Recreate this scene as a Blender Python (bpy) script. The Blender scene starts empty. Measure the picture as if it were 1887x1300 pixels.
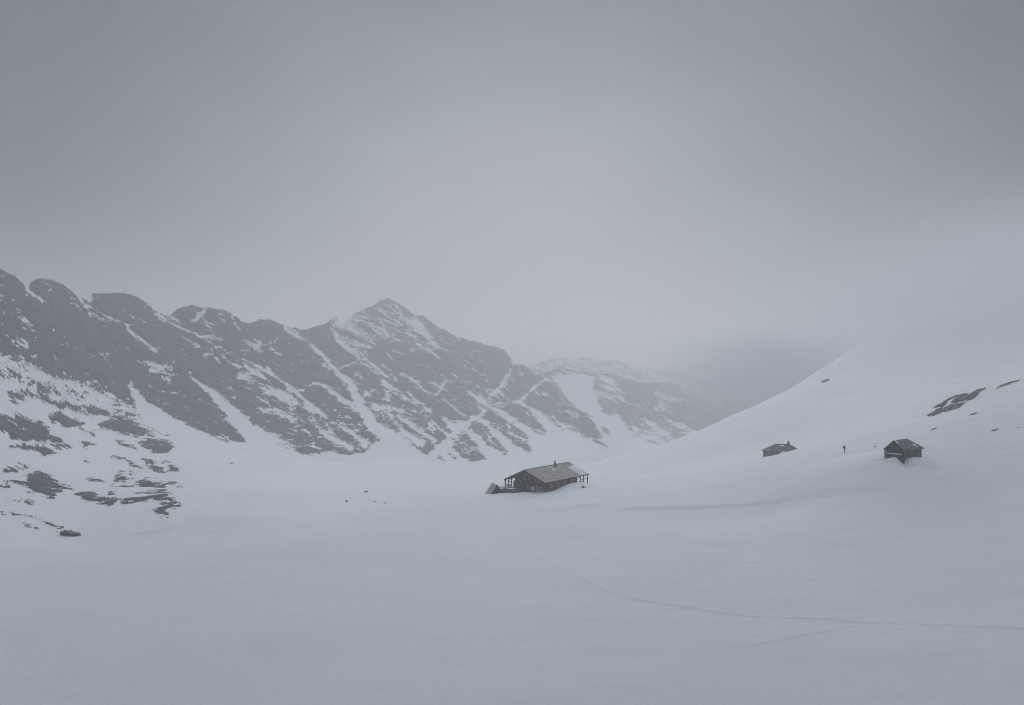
import bpy, bmesh, math, random
import numpy as np
from mathutils import Vector, Matrix

random.seed(7)
rng = np.random.default_rng(11)
S = bpy.context.scene
COL = S.collection
R = math.radians

# ------------------------------------------------------------------ helpers
def tag(o, label=None, cat=None, group=None, kind=None):
    if label: o['label'] = label
    if cat: o['category'] = cat
    if group: o['group'] = group
    if kind: o['kind'] = kind
    return o

def empty(name, loc, rz=0.0):
    o = bpy.data.objects.new(name, None)
    COL.objects.link(o)
    o.location = loc
    o.rotation_euler = (0, 0, rz)
    return o

def link_mesh(name, me, mat, parent=None):
    o = bpy.data.objects.new(name, me)
    COL.objects.link(o)
    if mat is not None:
        me.materials.append(mat)
    if parent is not None:
        o.parent = parent
    return o

def mesh_np(name, co, quads, mat, smooth=True, attrs=None, parent=None):
    me = bpy.data.meshes.new(name)
    co = np.asarray(co, np.float32); quads = np.asarray(quads, np.int32)
    me.vertices.add(len(co)); me.vertices.foreach_set('co', co.ravel())
    n = len(quads)
    me.loops.add(n * 4); me.loops.foreach_set('vertex_index', quads.ravel())
    me.polygons.add(n)
    me.polygons.foreach_set('loop_start', np.arange(0, n * 4, 4, dtype=np.int32))
    me.polygons.foreach_set('loop_total', np.full(n, 4, np.int32))
    me.polygons.foreach_set('use_smooth', np.full(n, smooth, bool))
    me.update(calc_edges=True); me.validate()
    for k, v in (attrs or {}).items():
        a = me.attributes.new(k, 'FLOAT', 'POINT')
        a.data.foreach_set('value', np.asarray(v, np.float32))
    return link_mesh(name, me, mat, parent)

class MB:
    """collects boxes, bars and slabs into one mesh"""
    def __init__(s): s.bm = bmesh.new()
    def hexa(s, p):                       # 8 corners: bottom 4 (ccw) then top 4
        v = [s.bm.verts.new(q) for q in p]
        for f in ((3, 2, 1, 0), (4, 5, 6, 7), (0, 1, 5, 4), (1, 2, 6, 5), (2, 3, 7, 6), (3, 0, 4, 7)):
            s.bm.faces.new([v[i] for i in f])
        return s
    def box(s, x0, x1, y0, y1, z0, z1):
        return s.hexa([(x0, y0, z0), (x1, y0, z0), (x1, y1, z0), (x0, y1, z0),
                       (x0, y0, z1), (x1, y0, z1), (x1, y1, z1), (x0, y1, z1)])
    def bar(s, a, b, w, h=None):
        a = Vector(a); b = Vector(b); d = (b - a).normalized()
        up = Vector((0, 0, 1)) if abs(d.z) < .9 else Vector((0, 1, 0))
        u = d.cross(up).normalized() * w / 2; v = u.cross(d).normalized() * (h or w) / 2
        return s.hexa([a - u - v, a + u - v, a + u + v, a - u + v, b - u - v, b + u - v, b + u + v, b - u + v])
    def prism(s, poly, off):              # planar polygon extruded by a vector
        off = Vector(off)
        a = [s.bm.verts.new(p) for p in poly]; b = [s.bm.verts.new(Vector(p) + off) for p in poly]
        n = len(a)
        s.bm.faces.new(a[::-1]); s.bm.faces.new(b)
        for i in range(n):
            s.bm.faces.new((a[i], a[(i + 1) % n], b[(i + 1) % n], b[i]))
        return s
    def tube(s, a, b, r0, r1=None, n=8):
        a = Vector(a); b = Vector(b); d = (b - a).normalized(); r1 = r0 if r1 is None else r1
        up = Vector((0, 0, 1)) if abs(d.z) < .9 else Vector((0, 1, 0))
        u = d.cross(up).normalized(); v = u.cross(d)
        A = []; B = []
        for i in range(n):
            t = 2 * math.pi * i / n; q = u * math.cos(t) + v * math.sin(t)
            A.append(s.bm.verts.new(a + q * r0)); B.append(s.bm.verts.new(b + q * r1))
        s.bm.faces.new(A[::-1]); s.bm.faces.new(B)
        for i in range(n):
            s.bm.faces.new((A[i], A[(i + 1) % n], B[(i + 1) % n], B[i]))
        return s
    def build(s, name, mat, parent=None, bevel=0.0):
        bmesh.ops.recalc_face_normals(s.bm, faces=s.bm.faces[:])
        if bevel:
            bmesh.ops.bevel(s.bm, geom=s.bm.edges[:], offset=bevel, segments=1, affect='EDGES', profile=.5)
        me = bpy.data.meshes.new(name); s.bm.to_mesh(me); s.bm.free()
        return link_mesh(name, me, mat, parent)

# ------------------------------------------------------------------ noise (numpy)
_perm = np.random.default_rng(3).permutation(512).astype(np.int64)
def _h(i, j, k):
    return _perm[(_perm[(_perm[i & 511] + j) & 511] + k) & 511]
def vnoise(x, y, z):
    """gradient noise, about -1..1"""
    x = np.asarray(x, np.float64); y = np.asarray(y, np.float64); z = np.asarray(z, np.float64)
    xi = np.floor(x).astype(np.int64); yi = np.floor(y).astype(np.int64); zi = np.floor(z).astype(np.int64)
    fx = x - xi; fy = y - yi; fz = z - zi
    u = fx * fx * fx * (fx * (fx * 6 - 15) + 10); v = fy * fy * fy * (fy * (fy * 6 - 15) + 10); w = fz * fz * fz * (fz * (fz * 6 - 15) + 10)
    def g(di, dj, dk):
        h = _h(xi + di, yi + dj, zi + dk) & 15
        a = fx - di; b = fy - dj; c = fz - dk
        p = np.where(h < 8, a, b); q = np.where(h < 4, b, np.where((h == 12) | (h == 14), a, c))
        return np.where(h & 1, -p, p) + np.where(h & 2, -q, q)
    l = lambda a, b, t: a + (b - a) * t
    return l(l(l(g(0, 0, 0), g(1, 0, 0), u), l(g(0, 1, 0), g(1, 1, 0), u), v),
             l(l(g(0, 0, 1), g(1, 0, 1), u), l(g(0, 1, 1), g(1, 1, 1), u), v), w)
def fbm(x, y, z, o=4, gain=.5, lac=2.03):
    r = 0; a = 1
    for i in range(o):
        r = r + a * vnoise(x * lac ** i + 17.3 * i, y * lac ** i - 9.1 * i, z * lac ** i + 4.7 * i); a *= gain
    return r

# ------------------------------------------------------------------ photo geometry -> world
FPX, CX, CY, HOR = 1480.0, 943.5, 650.0, 690.0
TH = math.atan((HOR - CY) / FPX)
def ray(px, py):
    a = (np.asarray(px, float) - CX) / FPX; b = (CY - np.asarray(py, float)) / FPX
    c, s = math.cos(TH), math.sin(TH)
    den = c - b * s
    return a / den, (s + b * c) / den       # x/y and z/y
def P(px, py, d):
    a, t = ray(px, py)
    return np.stack([a * d, np.ones_like(a) * d, t * d], -1)

class TPS:
    def __init__(s, X, v, lam=1e-4):
        s.X = np.asarray(X, float); s.sc = np.abs(s.X).max(); X = s.X / s.sc; s.Xn = X
        n = len(X)
        K = s.k(((X[:, None] - X[None]) ** 2).sum(-1)) + lam * np.eye(n)
        Q = np.c_[np.ones(n), X]
        A = np.block([[K, Q], [Q.T, np.zeros((3, 3))]])
        s.c = np.linalg.solve(A, np.r_[np.asarray(v, float), np.zeros(3)])
    @staticmethod
    def k(r2): return np.where(r2 > 1e-14, .5 * r2 * np.log(np.maximum(r2, 1e-14)), 0)
    def __call__(s, x, y):
        sh = np.shape(x); x = np.ravel(x) / s.sc; y = np.ravel(y) / s.sc
        out = np.empty(len(x)); n = len(s.Xn)
        for i in range(0, len(x), 60000):
            a = x[i:i + 60000]; b = y[i:i + 60000]
            r2 = (a[:, None] - s.Xn[:, 0]) ** 2 + (b[:, None] - s.Xn[:, 1]) ** 2
            out[i:i + 60000] = s.k(r2) @ s.c[:n] + s.c[n] + s.c[n + 1] * a + s.c[n + 2] * b
        return out.reshape(sh)

def seg_dist(x, y, pts):
    """distance to a polyline, position along it (0..n-1) and signed side"""
    best = np.full(np.shape(x), 1e18); tt = np.zeros(np.shape(x)); sd = np.zeros(np.shape(x))
    for i in range(len(pts) - 1):
        ax, ay = pts[i][:2]; bx, by = pts[i + 1][:2]; dx, dy = bx - ax, by - ay
        L2 = dx * dx + dy * dy + 1e-12
        t = np.clip(((x - ax) * dx + (y - ay) * dy) / L2, 0, 1)
        d2 = (x - ax - t * dx) ** 2 + (y - ay - t * dy) ** 2
        m = d2 < best
        best = np.where(m, d2, best); tt = np.where(m, i + t, tt)
        sd = np.where(m, (x - ax) * dy - (y - ay) * dx, sd)
    return np.sqrt(best), tt, np.sign(sd)
def poly_sd(x, y, poly):
    """signed distance, positive inside"""
    d, _, _ = seg_dist(x, y, list(poly) + [poly[0]])
    ins = np.zeros(np.shape(x), bool); n = len(poly)
    for i in range(n):
        x1, y1 = poly[i]; x2, y2 = poly[(i + 1) % n]
        if y1 == y2: continue
        c = ((y1 > y) != (y2 > y)) & (x < (x2 - x1) * (y - y1) / (y2 - y1) + x1)
        ins ^= c
    return np.where(ins, d, -d)
def ss(a, b, x):
    t = np.clip((x - a) / (b - a), 0, 1); return t * t * (3 - 2 * t)

# ------------------------------------------------------------------ materials
def new_mat(name):
    m = bpy.data.materials.new(name); m.use_nodes = True
    nt = m.node_tree; b = nt.nodes['Principled BSDF']
    b.inputs['Specular IOR Level'].default_value = .2
    return m, nt, b
def N(nt, t, **kw):
    n = nt.nodes.new(t)
    for k, v in kw.items():
        if k in n.inputs.keys(): n.inputs[k].default_value = v
        else: setattr(n, k, v)
    return n
def ramp(nt, fac, stops):
    r = nt.nodes.new('ShaderNodeValToRGB')
    e = r.color_ramp.elements
    while len(e) < len(stops): e.new(.5)
    for q, (p, c) in zip(e, stops):
        q.position = p; q.color = (*c, 1)
    nt.links.new(fac, r.inputs[0]); return r.outputs[0]

def noise_mat(name, c0, c1, scale, rough=.85, stretch=(1, 1, 1), bump=.3, detail=6, bscale=None, bdist=.03, coord='Object', dust=None):
    m, nt, b = new_mat(name)
    tc = N(nt, 'ShaderNodeTexCoord'); mp = N(nt, 'ShaderNodeMapping'); mp.inputs['Scale'].default_value = stretch
    nt.links.new(tc.outputs[coord], mp.inputs[0])
    n = N(nt, 'ShaderNodeTexNoise', Scale=scale, Detail=detail, Roughness=.6); nt.links.new(mp.outputs[0], n.inputs['Vector'])
    col = ramp(nt, n.outputs['Fac'], [(.3, c0), (.7, c1)])
    if dust:
        n3 = N(nt, 'ShaderNodeTexNoise', Scale=dust[0], Detail=5, Roughness=.7); nt.links.new(tc.outputs[coord], n3.inputs['Vector'])
        mr = N(nt, 'ShaderNodeMapRange'); mr.inputs['From Min'].default_value = dust[1]; mr.inputs['From Max'].default_value = dust[1] + .1
        nt.links.new(n3.outputs['Fac'], mr.inputs['Value'])
        mx = N(nt, 'ShaderNodeMix', data_type='RGBA'); nt.links.new(mr.outputs[0], mx.inputs['Factor'])
        nt.links.new(col, mx.inputs['A']); mx.inputs['B'].default_value = (.75, .77, .8, 1); col = mx.outputs['Result']
    nt.links.new(col, b.inputs['Base Color']); b.inputs['Roughness'].default_value = rough
    if bump:
        n2 = N(nt, 'ShaderNodeTexNoise', Scale=bscale or scale * 2, Detail=6); nt.links.new(mp.outputs[0], n2.inputs['Vector'])
        bp = N(nt, 'ShaderNodeBump', Strength=bump, Distance=bdist)
        nt.links.new(n2.outputs['Fac'], bp.inputs['Height']); nt.links.new(bp.outputs[0], b.inputs['Normal'])
    return m

SNOW_A, SNOW_B = (.76, .78, .82), (.82, .835, .86)
def snow_material():
    m, nt, b = new_mat('snow')
    tc = N(nt, 'ShaderNodeTexCoord')
    n = N(nt, 'ShaderNodeTexNoise', Scale=.035, Detail=6, Roughness=.55); nt.links.new(tc.outputs['Object'], n.inputs['Vector'])
    nt.links.new(ramp(nt, n.outputs['Fac'], [(.3, SNOW_A), (.7, SNOW_B)]), b.inputs['Base Color'])
    b.inputs['Roughness'].default_value = .7
    mp = N(nt, 'ShaderNodeMapping'); mp.inputs['Scale'].default_value = (1, .45, 1); mp.inputs['Rotation'].default_value = (0, 0, .5)
    nt.links.new(tc.outputs['Object'], mp.inputs[0])
    n2 = N(nt, 'ShaderNodeTexNoise', Scale=.55, Detail=7, Roughness=.6); nt.links.new(mp.outputs[0], n2.inputs['Vector'])
    bp = N(nt, 'ShaderNodeBump', Strength=.8, Distance=.3)
    nt.links.new(n2.outputs['Fac'], bp.inputs['Height']); nt.links.new(bp.outputs[0], b.inputs['Normal'])
    return m

def mountain_material(name, fs, rc0, rc1):
    m, nt, b = new_mat(name)
    tc = N(nt, 'ShaderNodeTexCoord'); at = N(nt, 'ShaderNodeAttribute', attribute_name='rock')
    mp = N(nt, 'ShaderNodeMapping'); mp.inputs['Rotation'].default_value = (0, R(25), 0); mp.inputs['Scale'].default_value = (.45, .7, 1.3)
    nt.links.new(tc.outputs['Object'], mp.inputs[0])
    n1 = N(nt, 'ShaderNodeTexNoise', Scale=fs, Detail=5, Roughness=.65); nt.links.new(mp.outputs[0], n1.inputs['Vector'])
    s1 = N(nt, 'ShaderNodeMath', operation='MULTIPLY_ADD'); nt.links.new(n1.outputs['Fac'], s1.inputs[0])
    s1.inputs[1].default_value = 2.4; nt.links.new(at.outputs['Fac'], s1.inputs[2])
    mr = N(nt, 'ShaderNodeMapRange', interpolation_type='SMOOTHSTEP'); nt.links.new(s1.outputs[0], mr.inputs['Value'])
    mr.inputs['From Min'].default_value = 1.2 - .32; mr.inputs['From Max'].default_value = 1.2 + .32
    n2 = N(nt, 'ShaderNodeTexNoise', Scale=fs * .35, Detail=6, Roughness=.65); nt.links.new(mp.outputs[0], n2.inputs['Vector'])
    rc = ramp(nt, n2.outputs['Fac'], [(.3, rc0), (.52, tuple((a + b) / 2.4 for a, b in zip(rc0, rc1))), (.72, rc1)])
    n3 = N(nt, 'ShaderNodeTexNoise', Scale=.02, Detail=5); nt.links.new(tc.outputs['Object'], n3.inputs['Vector'])
    sc = ramp(nt, n3.outputs['Fac'], [(.3, SNOW_A), (.7, SNOW_B)])
    n4 = N(nt, 'ShaderNodeTexNoise', Scale=fs * 2.6, Detail=6, Roughness=.7); nt.links.new(mp.outputs[0], n4.inputs['Vector'])
    m4 = N(nt, 'ShaderNodeMapRange', interpolation_type='SMOOTHSTEP'); nt.links.new(n4.outputs['Fac'], m4.inputs['Value'])
    m4.inputs['From Min'].default_value = .52; m4.inputs['From Max'].default_value = .76; m4.inputs['To Max'].default_value = .4
    dm = N(nt, 'ShaderNodeMix', data_type='RGBA'); nt.links.new(m4.outputs[0], dm.inputs['Factor']); nt.links.new(rc, dm.inputs['A']); nt.links.new(sc, dm.inputs['B'])
    rc = dm.outputs['Result']      # powder caught on the small ledges
    mx = N(nt, 'ShaderNodeMix', data_type='RGBA'); nt.links.new(mr.outputs[0], mx.inputs['Factor'])
    nt.links.new(sc, mx.inputs['A']); nt.links.new(rc, mx.inputs['B']); nt.links.new(mx.outputs['Result'], b.inputs['Base Color'])
    b.inputs['Roughness'].default_value = .85
    bp = N(nt, 'ShaderNodeBump', Strength=.6, Distance=1.2)
    mm = N(nt, 'ShaderNodeMath', operation='MULTIPLY'); nt.links.new(n1.outputs['Fac'], mm.inputs[0]); nt.links.new(mr.outputs[0], mm.inputs[1])
    nt.links.new(mm.outputs[0], bp.inputs['Height']); nt.links.new(bp.outputs[0], b.inputs['Normal'])
    return m

M_SNOW = snow_material()

# ------------------------------------------------------------------ ground heightfield
G_PIX = [  # (photo x, photo y, distance)
    (943, 1300, 40), (0, 1300, 41), (1887, 1300, 39), (943, 1165, 70), (0, 1165, 70), (1887, 1152, 70),
    (943, 1075, 100), (100, 1080, 100), (1887, 1052, 100), (1500, 1062, 100), (943, 992, 140), (450, 997, 140), (1887, 955, 130), (1500, 972, 135),
    (1005, 909, 196.5), (930, 908, 204), (1063, 897, 213), (893, 911, 206), (700, 928, 200), (500, 938, 192), (400, 948, 176),
    (340, 962, 165), (150, 1000, 150), (0, 1018, 135), (-300, 1030, 130), (-700, 1040, 130),
    (1664, 852, 158), (1628, 845, 161), (1700, 845, 165), (1415, 841, 229), (1468, 830, 236), (1300, 868, 222), (1200, 885, 212),
    (1600, 902, 150), (1800, 902, 148), (1450, 932, 160), (1250, 930, 172),
    (1716, 769, 215), (1815, 715, 240), (1870, 700, 250), (1835, 793, 185), (1740, 800, 187), (1950, 800, 175), (2050, 700, 230),
    (1110, 853, 330), (1200, 828, 345), (1300, 790, 360), (1400, 745, 380), (1500, 690, 400), (1600, 622, 420), (1700, 586, 440), (1800, 562, 460), (1950, 540, 480), (2150, 500, 500),
    (1500, 762, 300), (1650, 715, 320), (1640, 655, 380), (1800, 632, 370), (1930, 630, 350), (2030, 655, 300), (1350, 830, 290),
    (943, 873, 400), (700, 893, 320), (550, 890, 320), (1030, 864, 450), (880, 892, 300), (880, 879, 400), (600, 872, 400), (450, 897, 260), (450, 862, 340), (700, 868, 420), (1000, 876, 380), (800, 880, 380), (780, 862, 470), (500, 850, 400),
    (450, 830, 420), (600, 846, 480), (700, 842, 512), (800, 850, 560), (880, 870, 555), (940, 857, 600), (1000, 853, 640), (1110, 838, 740), (1210, 838, 850),
    (400, 862, 320), (370, 902, 230)]
G_XYZ = [(0, 0, -1.7), (0, 10, -6), (0, 20, -10.4), (0, 30, -13.9), (20, 10, -5.8), (-20, 10, -6), (15, 0, -1.7), (-15, 0, -1.7), (0, -40, 12), (50, -40, 14), (-50, -40, 12),
         (90, 20, -4), (-90, 20, -8), (150, 60, 2), (-150, 60, -14), (-60, 800, -78), (-200, 700, -60), (150, 1100, -98), (-100, 1200, -100), (300, 1300, -100)]
for q, d in (((1110, 853), 330), ((1200, 828), 345), ((1300, 790), 360), ((1400, 745), 380), ((1500, 690), 400), ((1600, 622), 420), ((1700, 586), 440), ((1800, 562), 460), ((1950, 540), 480)):
    a, t = ray(*q); d2 = d + 110
    G_XYZ.append((a * d2, d2, t * d - 42 - .12 * max(0, t * d)))
pts = np.array([P(x, y, d) for x, y, d in G_PIX] + [np.array(v, float) for v in G_XYZ])
ground_tps = TPS(pts[:, :2], pts[:, 2], 2e-6)

BUMPS = []      # gaussian mounds and hollows (x, y, rx, ry, height)
TRACKS = []     # ski tracks (points, depth)
DRIFTS = []     # wind drifts (points, height, reach)
def ground_z(x, y, detail=True):
    x = np.asarray(x, float); y = np.asarray(y, float)
    z = np.clip(ground_tps(x, y), -112, 118)
    if not detail: return z
    r = np.hypot(x, y)
    z = z + (.35 + .5 * ss(180, 300, r)) * fbm(x / 38, y / 24, x * 0 + 3.3, 4) * ss(15, 60, r) + .06 * fbm((x * .88 + y * .47) / 8, (y * .88 - x * .47) / 3.0, x * 0, 4) + .10 * fbm(x / 17, y / 13, x * 0 + 7, 3)
    for bx, by, rx, ry, h, an in BUMPS:
        c, s = math.cos(an), math.sin(an)
        u = ((x - bx) * c + (y - by) * s) / rx; v = (-(x - bx) * s + (y - by) * c) / ry
        z = z + h * np.exp(-(u * u + v * v))
    for pt, h, reach in DRIFTS:
        d, t, sd = seg_dist(x, y, pt)
        end = ss(0, .6, t) * ss(0, .6, len(pt) - 1 - t)
        near = sd > 0                       # steep side towards the camera
        z = z + h * end * np.where(near, np.exp(-(d / (reach * .22)) ** 2), np.exp(-(d / (reach * 1.6)) ** 2))
    for pt, dep, wid in TRACKS:
        p = np.array(pt); m = (x > p[:, 0].min() - 3) & (x < p[:, 0].max() + 3) & (y > p[:, 1].min() - 3) & (y < p[:, 1].max() + 3)
        if m.any():
            d, t, sd = seg_dist(x[m], y[m], pt)
            fade = ss(0, .8, t) * (.75 + .25 * vnoise(x[m] / 3, y[m] / 3, x[m] * 0))
            dep_ = dep * (.45 + .75 * t / (len(pt) - 1)); zz = -dep_ * np.exp(-(d / wid) ** 2) + .45 * dep_ * np.exp(-((d - wid * 2.1) / (wid * .9)) ** 2)
            z = z.copy(); z[m] += zz * fade
    return z
def hit(px, py, lo=25, hi=900, detail=True):
    """where the line of sight through a photo pixel meets the snow"""
    a, t = ray(px, py); d = np.geomspace(lo, hi, 1600)
    g = ground_z(a * d, d, detail) - t * d
    i = np.argmax(g > 0) if (g > 0).any() else len(d) - 1
    if i > 0: dd = d[i - 1] + (d[i] - d[i - 1]) * (-g[i - 1]) / (g[i] - g[i - 1] + 1e-12)
    else: dd = d[0]
    return Vector((float(a * dd), float(dd), float(t * dd)))

def hits(l): return [tuple(hit(x, y, detail=False)[:2]) for x, y in l]
TRACKS_PX = [([(1030, 1030), (1045, 1048), (1080, 1071), (1122, 1088), (1169, 1100), (1226, 1111), (1329, 1128), (1390, 1135), (1517, 1140), (1578, 1148), (1705, 1152), (1887, 1161), (2100, 1172)], .2, .2),
             ([(1200, 1016), (1226, 1020), (1291, 1029), (1376, 1034), (1430, 1036)], .09, .16),
             ([(1310, 1186), (1324, 1191), (1376, 1195), (1432, 1184), (1508, 1170), (1578, 1154)], .09, .18),
             ([(1180, 1104), (1211, 1128), (1230, 1144), (1254, 1152), (1290, 1154)], .09, .15),
             ([(1400, 1064), (1432, 1067), (1522, 1071), (1640, 1076)], .07, .2),
             ([(1640, 1062), (1740, 1068), (1800, 1085), (1900, 1090)], .07, .2)]
TR = [(hits(l), a, b) for l, a, b in TRACKS_PX]
DR = [(hits([(1120, 938), (1240, 938), (1315, 934), (1450, 917), (1560, 899), (1640, 906)]), .55, 7.0),
      (hits([(1020, 946), (1060, 934), (1120, 926)]), .35, 4.0),
      (hits([(1085, 886), (1110, 882), (1150, 884)]), .6, 5.0)]
TRACKS += TR; DRIFTS += DR
def bump(px, py, rx, ry, h, an=0.0):
    q = hit(px, py, detail=False); BUMPS.append((q.x, q.y, rx, ry, h, an))

# huts: where they stand
MAIN = (3.04, 200.0, -29.0, R(-35.2))
GREEN = (75.6, 159.35, -16.9, R(-46.2))
def loc2w(h, x, y):
    c, s = math.cos(h[3]), math.sin(h[3]); return h[0] + c * x - s * y, h[1] + s * x + c * y
for lx, ly, rx, ry, h in ((6.5, 11, 2.2, 6, 1.2), (6.8, 17, 3, 4, .9), (-1, -4, 4, 1.8, .25), (4.5, -1.2, 1.0, .9, -.5), (1.5, -1.6, 2.0, .8, .35)):
    x, y = loc2w(MAIN, lx, ly); BUMPS.append((x, y, rx, ry, h, MAIN[3]))
for lx, ly, rx, ry, h in ((2.4, -1.0, 2.4, 1.6, -1.5), (-1.6, -1.3, 1.8, .9, -.7), (.1, -1.8, 1.5, .8, 1.1), (1.25, -1.3, .9, 1.0, 1.0), (3.3, 2.2, 1.2, 1.4, .9), (5.6, 2.6, 2.4, 2.0, -1.1), (9.2, 3.0, 1.4, 2.2, .45), (5.0, -1.6, 3.5, .9, .4), (3.6, 6.2, 1.6, 2.6, .4), (-3.4, 1.5, 2.6, 1.6, -.5)):
    x, y = loc2w(GREEN, lx, ly); BUMPS.append((x, y, rx, ry, h, GREEN[3]))
MIDL = (77.7, 232.0, -23.2, R(6))
for lx, ly, rx, ry, h in ((2.6, -4.2, 3.0, 1.0, .25), (-1.6, -3.9, .9, .7, .55), (-6, -3, 2.2, 1, -.4), (6.5, 0, 2, 2, .2)):
    x, y = loc2w(MIDL, lx, ly); BUMPS.append((x, y, rx, ry, h, MIDL[3]))

def build_ground():
    az = np.concatenate([np.arange(-180, -44, 4.0), np.arange(-44, 44, .078), np.arange(44, 180.1, 4.0)])
    d = np.concatenate([np.geomspace(1.2, 36, 60)[:-1], np.geomspace(36, 62, 70)[:-1], np.arange(62, 125, .27), np.arange(125, 255, .55), np.geomspace(255, 1300, 130)])
    A, D = np.meshgrid(np.radians(az), d)                    # rows = distance
    # columns are spaced by angle, distances measured along y in front so rows stay straight
    x = D * np.sin(A); y = D * np.cos(A)
    z = ground_z(x, y)
    nr, nc = x.shape
    i = np.arange(nr - 1)[:, None] * nc + np.arange(nc - 1)[None]
    q = np.stack([i, i + 1, i + nc + 1, i + nc], -1).reshape(-1, 4)[:, ::-1]
    o = mesh_np('snow_ground', np.stack([x, y, z], -1).reshape(-1, 3), q, M_SNOW)
    tag(o, 'smooth white snow field with faint ski tracks and a hill rising on the right', 'snow field', kind='structure')
    return o
build_ground()

# ------------------------------------------------------------------ mountains
def lerp_line(pts, x):
    p = np.array(pts, float); return np.interp(x, p[:, 0], p[:, 1])
def pline(x, y, st):
    """snow stroke: list of (x, y, width); returns width/2 - distance"""
    pad = max(s[2] for s in st) + 30
    xs = [s[0] for s in st]; ys = [s[1] for s in st]
    out = np.full(x.shape, -99.0)
    m = (x > min(xs) - pad) & (x < max(xs) + pad) & (y > min(ys) - pad) & (y < max(ys) + pad)
    if m.any():
        d, t, _ = seg_dist(x[m], y[m], st)
        w = np.interp(t, np.arange(len(st)), [s[2] for s in st])
        out[m] = w / 2 - d
    return out
def pgon(x, y, po):
    xs = [s[0] for s in po]; ys = [s[1] for s in po]
    out = np.full(x.shape, -99.0)
    m = (x > min(xs) - 60) & (x < max(xs) + 60) & (y > min(ys) - 60) & (y < max(ys) + 60)
    if m.any(): out[m] = poly_sd(x[m], y[m], po)
    return out

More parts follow.
